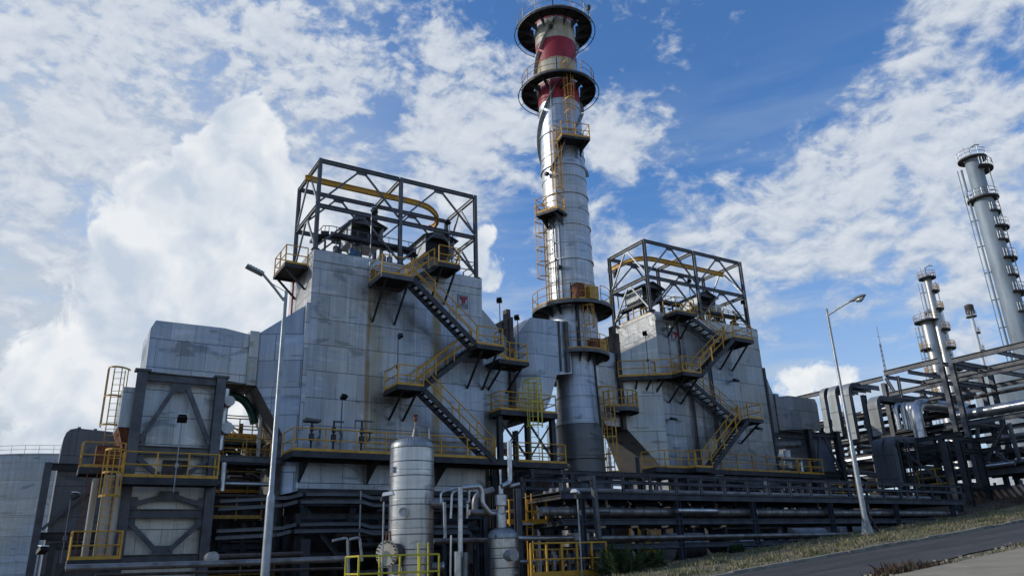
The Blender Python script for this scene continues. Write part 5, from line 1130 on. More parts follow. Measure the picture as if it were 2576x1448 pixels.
for i in range(20): q = a+d*.26+s_*.41*math.cos(i*math.pi/10)+V((0, 0, .41*math.sin(i*math.pi/10))); m.cyl(q-d*.09, q+d*.09, .028, n=6)
build(m, 'bolts', 'steeldk', mw); build(MB().tube([a+d*.05+V((0, 0, .36)), a+d*.1+V((0, 0, .75)), a+d*.3+V((0, 0, .72)), a+d*.34+V((0, 0, .45))], .03, 6), 'davit', 'rust', mw)
x = vx+.12
build(MB().lathe(x, 27, [(.24, vzt-.08), (.24, vzt-.03), (.17, vzt), (.15, vzt+.03), (.10, vzt+.22), (.07, vzt+.30), (.07, vzt+.36), (.035, vzt+.38), (.035, vzt+.66)], 16), 'relief_valve', 'pipedull', vt, smooth=True)
build(MB().lathe(x, 27, [(.03, vzt+.62), (.08, vzt+.65), (.08, vzt+.78), (.04, vzt+.80), (.04, vzt+.84), (.10, vzt+.85), (.10, vzt+.89), (.01, vzt+.90)], 14).lathe(x, 27, [(.20, vzt-.05), (.25, vzt-.05), (.25, vzt-.02), (.16, vzt-.01)], 16), 'valve_bonnet', 'rust', vt, smooth=True)
build(MB().tube(route([(x, 27, vzt+.55), (x+.55, 26.9, vzt+.42), (x+.56, 26.9, vzt-.2)], .05), .028, 8), 'vent_line', 'galv', vt, smooth=True)
a = at(994, 1181, Y=27-vr*.62); tw = build(MB().prism([a+V((-.09, .03, -.12)), a+V((.05, -.03, -.12)), a+V((.05, -.03, .12)), a+V((-.09, .03, .12))], (-.01, -.02, 0)), 'number_plate', 'white', vt)
cu = bpy.data.curves.new('numeral', 'FONT'); cu.body = '2'; cu.size = .24; cu.extrude = .003; cu.align_x = 'CENTER'; tmp = bpy.data.objects.new('numeral', cu); COL.objects.link(tmp); me = bpy.data.meshes.new_from_object(tmp.evaluated_get(bpy.context.evaluated_depsgraph_get()))
u_ = V((.92, -.39, 0)); mb = MB(); mb.v = [tuple(a+u_*v.co.x+V((0, 0, v.co.y-.085))+V((-.045, -.035, 0))) for v in me.vertices]; mb.f = [tuple(p.vertices) for p in me.polygons]; bpy.data.objects.remove(tmp); build(mb, 'numeral', 'black', tw)
a = at(1050, 1375, Y=27-vr-.01); build(MB().box(a.x-.09, a.x+.09, a.y-.02, a.y+.02, a.z-.07, a.z+.07), 'name_plate', 'pipeclad', vt)
v2, v2x, v2r, v2s, v2t = vessel('short silver jacketed vessel with domed top, right of the tall one', 1266, 1352, 1325, 38.5, 25.4, -.2, .34)
a = at(1294, 1395, Y=24.5); build(MB().cyl(a+V((-.05, .9, 0)), a+V((0, 0, 0)), .20, n=24), 'blind_nozzle', 'galv', v2, smooth=True)
a = at(1290, 1440, Y=25.4-v2r*.8); build(MB().cyl(a+V((-.1, .3, 0)), a+V((.1, -.15, 0)), .09, n=16), 'nozzle', 'galv', v2, smooth=True)
build(MB().lathe(v2x-.05, 25.4, [(.20, v2t-.05), (.20, v2t+.45), (.16, v2t+.5), (.16, v2t+.75), (.24, v2t+.78), (.24, v2t+1.15), (.10, v2t+1.2), (.10, v2t+1.5), (.045, v2t+1.5), (.045, v2t+2.1)], 20), 'outlet_neck', 'pipeclad', v2, smooth=True)
def pp(label, pts, rpx, Yp, mat='pipeclad', rad=.14, group=None, n=12):
    P_ = [at(q[0], q[1], Y=q[2] if len(q) > 2 else Yp) for q in pts]; dep = (P_[0]-EYE).dot(CF); return pipe(label, P_, rpx*dep/FPX, mat, rad=rad, n=n, group=group)
pp('tall thin silver vent pipe beside the short vessel', [(1281, 1109), (1283, 1213), (1262, 1222)], 6.2, 25.2)
pp('short silver branch pipe pointing right above the short vessel', [(1284, 1222), (1306, 1216)], 4.5, 25.0)
pp('silver pipe dropping with two bends between the two vessels', [(1160, 1226), (1206, 1222), (1213, 1236), (1214, 1266), (1233, 1290), (1262, 1290)], 6.6, 25.6, rad=.12)
pp('tall vertical silver pipe between the two vessels', [(1158, 1224), (1158, 1400)], 6.8, 25.5)
pp('wide dull sleeve at the foot of the tall vertical pipe', [(1152, 1386), (1152, 1460)], 10, 25.4, 'pipeclad'); pp('wide rusty sleeve beside the tall vertical pipe', [(1170, 1388), (1170, 1460)], 8, 25.6, 'pipedull')
pp('thin pipe running from the tall vessel to the pipe cluster', [(1109, 1264), (1109, 1237), (1152, 1226)], 3.0, 25.8); pp('short hanging silver pipe, widest of the hanging ones', [(1118, 1262), (1120, 1352)], 4.3, 25.4, 'galv')
pp('hanging silver pipe second from the tall vessel', [(1160, 1230), (1137, 1238), (1134, 1303)], 3.2, 25.6); pp('hanging silver pipe right of the tall vertical pipe', [(1158, 1228), (1180, 1228), (1180, 1262), (1172, 1262)], 3.6, 25.7); pp('thin hanging pipe right of the tall vertical pipe', [(1176, 1262), (1175, 1303)], 3.2, 25.8)
pp('large elbow pipe behind the pipe cluster', [(1195, 1290, 28), (1195, 1245, 28), (1240, 1232, 28)], 9, 28, 'pipedull', rad=.4)
pp('thin pale standpipe left of the tall vertical pipe', [(1135, 1345), (1133, 1460)], 2.6, 25)
pp('upper silver pipe leading right from the short vessel', [(1300, 1352), (1324, 1353), (1440, 1351)], 6.0, 25.2); pp('lower silver pipe leading right from the short vessel', [(1306, 1412), (1450, 1409)], 5.0, 25.0)
pp('silver pipe behind the vessels at mid height', [(1090, 1360, 28), (1225, 1358, 28)], 6.5, 28, 'pipedull')
pp('dull silver pipe behind the vessels along the rack', [(1180, 1288, 27), (1300, 1288, 27)], 7.5, 27, 'pipedull')
pp('long dull silver pipe along the ground at the lower left', [(165, 1428, 30), (560, 1416, 30), (878, 1404, 30)], 9.0, 30, 'pipedull', rad=.1)
pp('dark brown pipe under the long silver one at the lower left', [(240, 1446, 30.4), (880, 1428, 30.4)], 4.0, 30, 'brown'); pp('dull pipe behind the long silver one at the lower left', [(540, 1399, 32), (760, 1392, 32)], 6, 32, 'brown')
pp('pale goose neck standpipe left of the yellow vessel railing', [(836, 1359), (874, 1351), (878, 1460)], 3.3, 26.5, 'galv', rad=.12); pp('second pale goose neck standpipe nearer the vessel', [(880, 1355), (905, 1350), (911, 1410)], 3.3, 26.8, 'galv', rad=.12)
a = at(535, 1402, Y=31); tt = thing('capped_pipe', 'pale round capped pipe end at the foot of the left tower', 'pipe', a); build(MB().cyl(a, a+V((0, .5, 0)), .22, n=24), 'pipe_run', 'pipedull', tt, smooth=True); build(MB().cyl(a-V((0, .04, 0)), a, .225, n=24), 'end_cap', 'galv', tt)
t = thing('junction_box', 'pale grey junction box where the upper silver pipe ends', 'box', at(1455, 1350, Y=25.2)); a = OFF[t.name]; build(MB().box(a.x-.25, a.x+.45, 25.1, 25.6, a.z-.12, a.z+.16), 'box_body', 'galv', t); build(MB().tube([(a.x+.3, 25.1, a.z+.25), (a.x+.75, 25.1, a.z+.22), (a.x+.75, 25.1, a.z-.1)], .07, 8), 'pipe_stub', 'galv', t)
# railings around vessels
def rpts(l, Yp): return [at(q[0], q[1], Y=Yp) for q in l]
def prail(label, q0, q1, zf, Yp, h, mat, step=1.1, back=None, mids=1):
    a, b = at(*q0, Y=Yp), at(*q1, Y=Yp); z = zf if zf is not None else (a.z+b.z)/2
    pts = [V((a.x, Yp, z)), V((b.x, Yp, z))]
    if back: pts = [V((a.x, Yp+back, z))]+pts
    t = thing('guard_railing', label, 'railing', pts[0]); build(rail_mb(MB(), pts, h=h, step=step, mids=mids), 'railing', mat, t); return t
a = at(905, 1400, Y=24.6); prail('bright yellow guard railing in front of the tall vessel', (903, 1400), (1104, 1400), a.z-1.05, 24.6, 1.08, 'yellowbright', .8, 1.2)
t = thing('yellow_access_ladder', 'two bright yellow ladder rails rising behind the vessel railing', 'ladder', at(1064, 1440, Y=24.8)); m = MB(); a, b = at(1052, 1440, Y=24.8), at(1077, 1440, Y=24.8); zt_ = at(1052, 1364, Y=24.8).z
for q in (a, b): m.bar((q.x, q.y, q.z-1), (q.x, q.y, zt_), .04, .05)
for i in range(7): m.tube([(a.x, a.y, a.z-.9+i*.3), (b.x, b.y, a.z-.9+i*.3)], .014, 5)
build(m, 'ladder_rails', 'yellowbright', t)
a = at(1336, 1368, Y=23.6); prail('yellow guard railing around the valve pit by the rack', (1334, 1368), (1524, 1368), a.z-1.05, 23.6, 1.08, 'yellow', .72, None, 1)
a = at(1336, 1382, Y=24.6); prail('second yellow railing behind the valve pit railing', (1330, 1380), (1500, 1380), a.z-1.0, 24.6, 1.0, 'yellowold', .35)
t = thing('valve_platform', 'small yellow railed valve platform with a ladder above the short vessel', 'platform', at(1325, 1315, Y=26.3)); a, b = at(1279, 1314, Y=26.3), at(1372, 1314, Y=26.3)
build(MB().box(a.x, b.x, 26.21, 27.1, a.z-.04, a.z+.0), 'floor_grating', 'grate', t); build(MB().box(a.x, b.x, 26.16, 26.2, a.z-.06, a.z+.08), 'toe_board', 'yellow', t); railing(t, [(b.x-.9, 26.2, a.z), (b.x, 26.2, a.z), (b.x, 27.1, a.z)], h=.85, step=.6); railing(t, [(a.x, 27.1, a.z), (a.x, 26.2, a.z), (a.x+.45, 26.2, a.z)], h=.85, step=.5)
l0 = at(1332, 1314, Y=26.1); ladder('upright yellow ladder through the small valve platform', l0.x, 26.1, .6, at(1332, 1240, Y=26.1).z, (0, -1), None, 'yellow', w=.26)
t = thing('grey_support_post', 'stout grey steel post behind the short vessel', 'post', at(1307, 1352, Y=25.8)); a, b = at(1305, 1352, Y=25.8), at(1305, 1228, Y=25.8); build(MB().ibeam((a.x, 25.8, 0), (a.x, 25.8, b.z), .22, .22, (1, 0, 0), t=.02), 'column', 'steel', t); build(MB().box(a.x+.1, a.x+.6, 25.6, 25.9, at(1305, 1320, Y=25.8).z, at(1305, 1320, Y=25.8).z+.08), 'bracket', 'galv', t)
for i in range(9):
    a = at(1355+i*19, 1412-(i % 3)*8, Y=24.2); t = thing('pit_valve', 'one of the small valves behind the yellow valve pit railing', 'valve', a, 'small valves in the railed pit')
    build(MB().cyl(a+V((0, 0, -.5)), a+V((0, 0, .12)), .05+.02*(i % 3), n=8).box(a.x-.09, a.x+.09, a.y-.09, a.y+.09, a.z-.14, a.z), 'valve_body', ['pipedull', 'steel', 'pipedull', 'rust'][i % 4], t); build(MB().lathe(a.x, a.y, [(.02, a.z+.14), (.12, a.z+.14), (.12, a.z+.17), (.02, a.z+.17)], 12), 'handwheel', 'rust' if i % 2 else 'steel', t)
a = at(1531, 1386, Y=23.7); t = thing('red_reel', 'small red round cap at the right end of the yellow pit railing', 'cap', a); build(MB().cyl(a, a+V((.12, -.05, 0)), .10, n=16), 'cap', 'red', t, smooth=True)
for (px, y0p, y1p, Yp, fc, l_) in ((966, 1246, 1440, 25.0, (.8, -.6), 'pale floodlight on a thin post left of the tall vessel'), (1452, 1240, 1440, 23.4, (-.8, -.5), 'pale floodlight on a thin post in front of the pipe rack')):
    a, b = at(px, y0p, Y=Yp), at(px, y1p, Y=Yp); t = thing('small_area_light', l_, 'floodlight', (a.x, Yp, b.z-.6), 'small pale area lights by the vessels')
    build(MB().tube([(a.x, Yp, b.z-.6), (a.x, Yp, a.z)], .03, 8), 'pole', 'galv', t); f = V((*fc, 0)).normalized(); s_ = V((0, 0, 1)).cross(f); c = V((a.x, Yp, a.z))
    build(MB().hexa([c-s_*.10-f*.05+V((0, 0, -.02)), c+s_*.10-f*.05+V((0, 0, -.02)), c+s_*.14+f*.36+V((0, 0, .02)), c-s_*.14+f*.36+V((0, 0, .02)), c-s_*.07-f*.02+V((0, 0, .10)), c+s_*.07-f*.02+V((0, 0, .10)), c+s_*.09+f*.30+V((0, 0, .14)), c-s_*.09+f*.30+V((0, 0, .14))]), 'lamp_head', 'white', t); build(MB().box(a.x-.1, a.x+.12, Yp-.08, Yp+.08, a.z-.18, a.z-.04), 'control_gear', 'black', t)

# ------------------------------------------------------------------ street lamps
def street_lamp(label, x, y, zb, zt_, armend, head, mat='galv'):
    t = thing('street_lamp', label, 'street lamp', (x, y, zb)); zc = zb+(zt_-zb)*.36
    build(MB().lathe(x, y, [(.125, zb), (.115, zc), (.085, zc+.12), (.075, zc+.14), (.06, zt_), (.001, zt_+.03)], 20), 'pole', mat, t, smooth=True)
    m = MB().box(x-.22, x+.22, y-.22, y+.22, zb, zb+.04)
    for i in range(4): a = R(45+90*i); c, s_ = math.cos(a), math.sin(a); m.hexa([V((x+.1*c-.01, y+.1*s_, zb+.04)), V((x+.25*c-.01, y+.25*s_, zb+.04)), V((x+.25*c+.01, y+.25*s_, zb+.04)), V((x+.1*c+.01, y+.1*s_, zb+.04)), V((x+.1*c-.01, y+.1*s_, zb+.75)), V((x+.115*c-.01, y+.115*s_, zb+.75)), V((x+.115*c+.01, y+.115*s_, zb+.75)), V((x+.1*c+.01, y+.1*s_, zb+.75))])
    build(m, 'base_flange', mat, t); build(MB().box(x-.35, x+.35, y-.35, y+.35, zb-.2, zb-.003), 'footing', 'kerb', t)
    e = V(armend); s0 = V((x, y, zt_-.35)); build(MB().tube([s0, s0+(e-s0)*.5+V((0, 0, .02)), e], .04, 10), 'arm', mat, t, smooth=True)
    build(MB().tube([V((x, y, zt_-.02)), s0+(e-s0)*.62+V((0, 0, .05))], .012, 5), 'stay', mat, t)
    d = (e-s0); d.z *= .35; d.normalize(); s_ = V((0, 0, 1)).cross(d).normalized(); u = d.cross(s_)
    if u.z < 0: u = -u
    if head == 'cobra':
        m = MB(); rings = [(-.05, .05, .05), (.15, .10, .08), (.45, .17, .10), (.70, .15, .08), (.82, .05, .03)]
        vs = []; n = 12
        for (l, w, h) in rings:
            for k in range(n): a = 2*math.pi*k/n; vs.append(e+d*l+s_*w*math.cos(a)+u*h*math.sin(a))
        fs = [(i*n+k, i*n+(k+1) % n, (i+1)*n+(k+1) % n, (i+1)*n+k) for i in range(len(rings)-1) for k in range(n)]+[tuple(range(n)), tuple(range(len(rings)*n-1, (len(rings)-1)*n-1, -1))]
        hd = build(m.add(vs, fs), 'lamp_head', mat, t, smooth=True); build(MB().tube([e+d*.3-u*.09, e+d*.5-u*.12, e+d*.68-u*.07], [.10, .13, .08], 10), 'lens', 'glass', hd, smooth=True)
    else:
        c = e+d*.35; m = MB().hexa([e-s_*.13-u*.04, e+s_*.13-u*.04, e+d*.55+s_*.15-u*.03, e+d*.55-s_*.15-u*.03, e-s_*.13+u*.04, e+s_*.13+u*.04, e+d*.55+s_*.15+u*.02, e+d*.55-s_*.15+u*.02])
        hd = build(m, 'lamp_head', 'galv', t); m = MB()
        for i in range(5): q = e+d*(.08+.09*i)+u*.04; m.bar(q-s_*.12, q+s_*.12, .03, .03)
        build(m, 'heat_sink', 'steel', hd); build(MB().hexa([e+d*.1-s_*.10-u*.05, e+d*.1+s_*.10-u*.05, e+d*.5+s_*.12-u*.05, e+d*.5-s_*.12-u*.05, e+d*.1-s_*.10-u*.041, e+d*.1+s_*.10-u*.041, e+d*.5+s_*.12-u*.041, e+d*.5-s_*.12-u*.041]), 'lens', 'glass', hd)
    return t
LY = 22.2
b = at(2184, 1346, Y=LY); tp = at(2080, 777, Y=LY); lx = b.x; e = at(2140, 757, X=lx)
street_lamp('galvanised street lamp with an oval head standing on the grass verge at the right', lx, LY, gz(lx, LY)+.05, tp.z, (lx, e.y, e.z), 'cobra')
b2 = at(667, 1440, Y=LY); tp = at(722, 733, Y=LY); e = at(662, 690, Y=LY)
street_lamp('galvanised street lamp with a flat rectangular head in front of the left boiler', b2.x, LY, gz(b2.x, LY)+.05, tp.z, e, 'flat')
t = thing('bollard_box', 'dark prop leaning against the foot of the right street lamp', 'prop', (lx+.5, LY, gz(lx, LY))); build(MB().bar((lx+.75, LY-.1, gz(lx, LY)), (lx+.2, LY, gz(lx, LY)+1.1), .10, .06).box(lx+.12, lx+.32, LY-.12, LY+.1, gz(lx, LY)+1.0, gz(lx, LY)+1.35), 'prop_bar', 'steeldk', t)

# ------------------------------------------------------------------ shrubs
def shrub(label, cx, cy, w, h, n, seed):
    rs = random.Random(seed); z0 = gz(cx, cy); t = thing('shrub', label, 'shrub', (cx, cy, z0)); ms, ml = MB(), MB()
    for i in range(n):
        a = rs.uniform(0, 6.28); el = rs.uniform(.25, 1.3); L = h*rs.uniform(.6, 1.15); o = V((cx+rs.gauss(0, w*.22), cy+rs.gauss(0, w*.15), z0)); d = V((math.cos(a)*math.cos(el), math.sin(a)*math.cos(el)*.7, math.sin(el)))
        pts = [o+d*L*k/5-V((0, 0, .12*L*(k/5)**2)) for k in range(6)]; ms.tube(pts, [.014, .012, .010, .008, .006, .004], 4)
        for k in range(1, 26):
            f = k/25; q = o+d*L*f-V((0, 0, .12*L*f*f)); s_ = d.cross(V((0, 0, 1))).normalized()
            for sg in (-1, 1):
                lf = rs.uniform(.10, .19)*(1.15-.6*abs(f-.4)); dr = (s_*sg+d*.45+V((0, 0, rs.uniform(-.25, .3)))).normalized(); u = dr.cross(V((rs.random(), rs.random(), 1))).normalized()*lf*.16
                ml.add([q, q+dr*lf*.5+u, q+dr*lf, q+dr*lf*.5-u], [(0, 1, 2, 3)])
    build(ms, 'stems', 'bark', t); build(ml, 'foliage', 'leaf', t)
a = at(1580, 1440, Y=22.6); shrub('feathery green shrub right of the yellow pit railing', a.x, 22.6, 1.9, 1.15, 60, 1); a = at(1545, 1440, Y=23.0); shrub('low green shrub touching the yellow pit railing', a.x, 23.0, 1.1, .8, 34, 2)
a = at(1650, 1420, Y=23.2); shrub('thin green shrub at the foot of the first rack column', a.x, 23.2, 1.1, .7, 30, 3); a = at(2100, 1350, Y=26.0); shrub('small green shrub under the rack left of the right street lamp', a.x, 26.0, 1.5, 1.0, 34, 4)
a = at(1850, 1385, Y=23.9); shrub('tiny weed clump under the middle of the pipe rack', a.x, 23.9, .8, .4, 16, 5)
# ------------------------------------------------------------------ tall pipe rack at the right (runs along Y)
XR = 60.0
t = thing('tall_pipe_rack', 'tall grey steel pipe rack with trusses crossing the right edge of the picture', 'pipe rack', (XR+2, 32, 2))
def yb(q0, q1, X=XR, w=.26, h=.42, mat='steel', nm='beam', par=None, z=None):
    a, b = at(*q0, X=X), at(*q1, X=X); zz = z if z is not None else (a.z+b.z)/2
    return build(MB().ibeam((X, a.y, zz), (X, b.y, zz), w, h, (1, 0, 0), t=.03), nm, mat, par or t)
c1, c2 = at(2365, 905, X=XR), at(2392, 908, X=XR)
for X_ in (XR, XR+5.5):
    for (qa, qb) in (((2224, 940), (2360, 905)), ((2394, 908), (2640, 850))): yb(qa, qb, X_ if X_ == XR else XR, par=t) if X_ == XR else None
zt1 = 15.45
def ybeam(y0, y1, z, X, w=.26, h=.42, mat='steel'): return build(MB().ibeam((X, y0, z), (X, y1, z), w, h, (1, 0, 0), t=.03), 'beam', mat, t)
# second chord level and deeper levels, front and back planes
L2 = at(2300, 975, X=XR).z
for X_ in (XR, XR+5.5):
    for (y0, y1) in ((18, 31.2), (32.0, 37.2)):
        ybeam(y0, y1, L2-.1 if X_ == XR else L2-.1, X_, h=.36)
    ybeam(18, 37.2, at(2490, 1055, X=XR).z, X_, h=.36)
ybeam(18, 37.2, zt1-.05, XR+5.5, h=.36)
for yy in (c1.y, c2.y):
    for X_ in (XR, XR+5.5): build(MB().ibeam((X_, yy, 1.5), (X_, yy, zt1-.2), .34, .34, (0, 1, 0), t=.035), 'column', 'steel', t)
for z in (zt1-.05, L2-.12, 10.6, 8.0):
    m = MB()
    for yy in (19, 22, 25, 28, c2.y, c1.y, 35, 37): m.ibeam((XR+.15, yy, z), (XR+5.35, yy, z), .2, .28, (0, 1, 0)); m.cut()
    build(m, 'cross_beam', 'steeldk' if z < 12 else 'steel', t)
# left lower bay going away behind the right boiler
ybeam(37.2, 60, at(2150, 966, X=XR).z*.5+at(2060, 990, X=XR).z*.5, XR, h=.36); ybeam(37.2, 60, 11.8, XR+5.5)
for yy in (37.2, 39.3, 45.3, 52):
    for X_ in (XR, XR+5.5): build(MB().ibeam((X_, yy, 0), (X_, yy, 14.9 if yy < 37.5 else 14.3), .36, .36, (0, 1, 0), t=.035), 'column', 'steel', t)
for z in (12.6, 10.6, 8.8, 7.0): ybeam(33, 60, z, XR, h=.3, mat='steeldk'); ybeam(33, 60, z, XR+5.5, h=.3, mat='steeldk')
# warren truss at the right
zt_, zb_ = at(2490, 1062, X=XR).z-.25, at(2500, 1187, X=XR).z
ybeam(16, 31.6, zb_, XR, h=.45); ybeam(16, 31.6, zb_, XR+5.5, h=.45)
tp = at(2524, 1055, X=XR)
for (qa, qb) in (((2524, 1055), (2478, 1168)), ((2536, 1055), (2566, 1162)), ((2458, 1070), (2458, 1165)), ((2504, 1135), (2545, 1170))):
    a, b = at(*qa, X=XR), at(*qb, X=XR); build(MB().ibeam((XR, a.y, min(zt_, a.z)), (XR, b.y, max(zb_, b.z)), .2, .24, (1, 0, 0), t=.02), 'truss_diagonal', 'steel', t)
for i in range(6): y = 18+i*2.6; build(MB().ibeam((XR+5.5, y, zt_), (XR+5.5, y+1.3, zb_), .2, .2, (1, 0, 0), t=.02), 'truss_diagonal', 'steeldk', t)
# diagonals up in the left bay
for (qa, qb) in (((2228, 950), (2250, 985)), ((2258, 945), (2268, 1000))):
    a, b = at(*qa, X=XR), at(*qb, X=XR); build(MB().ibeam(a, b, .2, .2, (1, 0, 0), t=.02), 'brace', 'steel', t)
# pipes on the tall rack
def rp(label, q0, q1, rpx, X, mat='pipeclad', more=None, rad=.6, group=None, n=16):
    a, b = at(*q0, X=X), at(*q1, X=X); r_ = rpx*(a-EYE).dot(CF)/FPX; pts = [a, V((X, b.y, a.z))]
    return pipe(label, pts+(more or []), r_, mat, rad=rad, n=n, group=group)
a = at(2400, 1045, X=61.5); b = at(2600, 1010, X=61.5)
pipe('big stained silver pipe along the tall rack at the right edge', [(61.5, 33.0, a.z-.1), (61.5, 17, a.z-.1)], .42, 'pipeclad', n=22)
e0 = at(2318, 1105, X=58.6); e1 = at(2318, 1010, X=58.6)
pipe('largest silver pipe bending down in a wide elbow at the tall rack', [(58.6, e0.y, at(2340, 1135, X=58.6).z), (58.6, e0.y, e1.z), (66, e0.y-.3, e1.z)], .46, 'pipeclad', rad=1.3, n=22)
for i, (px, pt) in enumerate(((2264, 1015), (2283, 1014), (2296, 1013), (2305, 1013))):
    a = at(px, 1080, X=58.8); zt3 = at(px, pt, X=58.8).z
    pipe('slim silver pipe with a bent top, %s of the four left of the big elbow' % ['leftmost', 'second', 'third', 'rightmost'][i], [(58.8, a.y, a.z), (58.8, a.y, zt3), (64, a.y, zt3)], .22, 'pipeclad', rad=.45, n=12, group='four slim bent pipes at the tall rack')
a = at(2545, 1160, X=59.6); pipe('short bright pipe lying on the lower chord of the truss', [(59.6, at(2475, 1176, X=59.6).y, zb_+.42), (59.6, at(2552, 1160, X=59.6).y, zb_+.42)], .16, 'pipeclad')
rr = random.Random(5)
for i in range(34):
    z = rr.choice([8.3, 9.0, 10.9, 11.2, 12.9, 7.4, 6.8]); x = XR+rr.uniform(.4, 5.2); y0 = rr.uniform(30, 44); y1 = y0+rr.uniform(6, 20)
    if rr.random() < .35: y0, y1 = rr.uniform(16, 24), rr.uniform(27, 32)
    pipe('one of the many dull pipes carried inside the tall rack', [(x, y0, z), (x, y1, z)], rr.choice([.1, .14, .2, .28]), rr.choice(['pipedull', 'pipeclad', 'steeldk', 'brown', 'pipedull']), n=9, group='pipes inside the tall rack')
for i in range(16):
    x = XR-rr.uniform(.5, 8); y = rr.uniform(34, 46); z = rr.uniform(5, 9.5)
    pipe('one of the short cross pipes left of the tall rack', [(x, y, z), (x+rr.uniform(2, 5), y, z), (x+5, y, z-rr.uniform(.5, 2))], rr.choice([.08, .12, .18]), rr.choice(['pipedull', 'pipeclad', 'steeldk']), n=8, group='cross pipes left of the tall rack')
# covered cable tray risers with curved tops
def riser(label, qL, qR, ytop, ybot, X, Rr, mat, run=4.5, grp='curved cable tray risers'):
    a, b = at(qL, (ytop+ybot)/2, X=X), at(qR, (ytop+ybot)/2, X=X); z1 = at((qL+qR)/2, ytop, X=X).z; z0 = at((qL+qR)/2, ybot, X=X).z
    t = thing('cable_tray_riser', label, 'cable tray', (X, (a.y+b.y)/2, z0), grp); y0, y1 = min(a.y, b.y), max(a.y, b.y)
    prof = [(X, z0)]+[(X+Rr-Rr*math.cos(k*math.pi/16), z1-Rr+Rr*math.sin(k*math.pi/16)) for k in range(9)]+[(X+run, z1)]
    m = MB()
    for (p, q) in zip(prof[:-1], prof[1:]):
        nrm = V((-(q[1]-p[1]), 0, q[0]-p[0])).normalized()*.03
        m.hexa([(p[0], y0, p[1]), (q[0], y0, q[1]), (q[0], y1, q[1]), (p[0], y1, p[1]), (p[0]+nrm.x, y0, p[1]+nrm.z), (q[0]+nrm.x, y0, q[1]+nrm.z), (q[0]+nrm.x, y1, q[1]+nrm.z), (p[0]+nrm.x, y1, p[1]+nrm.z)])
    build(m, 'cover', mat, t); m = MB(); di = .42
    for (p, q) in zip(prof[:-1], prof[1:]):
        nrm = V((q[1]-p[1], 0, -(q[0]-p[0]))).normalized()*di
        for y in (y0, y1): m.hexa([(p[0], y-.015, p[1]), (q[0], y-.015, q[1]), (q[0], y+.015, q[1]), (p[0], y+.015, p[1]), (p[0]+nrm.x, y-.015, p[1]+nrm.z), (q[0]+nrm.x, y-.015, q[1]+nrm.z), (q[0]+nrm.x, y+.015, q[1]+nrm.z), (p[0]+nrm.x, y+.015, p[1]+nrm.z)])
    build(m, 'side_walls', 'traydk', t)
    m = MB(); z = z0+.5
    while z < z1-Rr: m.box(X-.045, X-.028, y0-.02, y1+.02, z, z+.035); z += 1.6
    build(m, 'cover_joints', 'steeldk', t)
    return t
riser('narrow grey curved cable tray riser, leftmost by the far end of the right boiler duct', 2067, 2079, 972, 1090, 59.2, .9, 'traygrey')
riser('grey curved cable tray riser left of the right street lamp', 2089, 2109, 966, 1100, 58.8, .9, 'traygrey')
riser('tall grey curved cable tray riser behind the right street lamp', 2122, 2144, 959, 1107, 58.3, 1.0, 'traygrey')
riser('grey curved cable tray riser right of the right street lamp', 2187, 2212, 993, 1097, 56.5, .9, 'traygrey')
riser('dark curved cable tray riser, left of the lower pair', 2199, 2226, 1100, 1225, 50.5, .8, 'traydk', 5)
riser('dark curved cable tray riser, right of the lower pair', 2231, 2253, 1094, 1225, 50.0, .8, 'traydk', 5)
# frame in front of tall rack carrying pipe ends, with yellow platform
t = thing('side_steel_frame', 'dark steel frame below the bent silver pipes at the right', 'steel frame', (54, 31, 2))
fcols = [at(2285, 1250, X=53).y, at(2400, 1250, X=53).y]
for y in (fcols[0], fcols[1]):
    for x in (53, 57.5): build(MB().ibeam((x, y, 2), (x, y, at(2300, 1112, X=53).z), .34, .34, (0, 1, 0), t=.03), 'column', 'steeldk', t)
for z in (at(2350, 1100, X=53).z, at(2350, 1130, X=53).z, 5.5):
    for x in (53, 57.5): build(MB().ibeam((x, fcols[1]-1.5, z), (x, fcols[0]+1.5, z), .2, .3, (1, 0, 0)), 'beam', 'steeldk', t)
    build(MB().ibeam((53.2, fcols[0], z), (57.3, fcols[0], z), .2, .26, (0, 1, 0)).cut().ibeam((53.2, fcols[1], z), (57.3, fcols[1], z), .2, .26, (0, 1, 0)).cut(), 'cross_beam', 'steeldk', t)
build(MB().bar((53, fcols[0]-.2, at(2300, 1125, X=53).z), (53, fcols[1]+.5, 5.8), .12, .12, (1, 0, 0)), 'brace', 'steel', t)
a, b = at(2312, 1215, X=53.5), at(2408, 1222, X=53.5); zf = (a.z+b.z)/2
p = platform('yellow railed platform inside the dark frame at the right', 54.5, (a.y+b.y)/2, zf); build(MB().box(53.5, 56.5, b.y, a.y, zf-.3, zf), 'floor_grating', 'grate', p); railing(p, [(53.52, a.y, zf), (53.52, b.y, zf)])
t = thing('cable_ladder', 'tall dark ladder like cable support standing at the right end of the low rack', 'cable ladder', (48, 27, 2.5))
for (px, X_) in ((2265, 48.5), (2290, 48.5)):
    a, b = at(px, 1105, X=X_), at(px+22, 1290, X=X_); m = MB()
    for dy in (-.25, .25): m.bar((X_, a.y+dy, 2.8), (X_, a.y+dy, a.z), .08, .08)
    z = 3.0
    while z < a.z: m.bar((X_, a.y-.25, z), (X_, a.y+.25, z), .05, .05); z += .45
    build(m, 'ladder_frame', 'steeldk', t)
t = thing('braced_support', 'tall dark column pair at the right end of the low rack', 'column', (47, 24.5, 3))
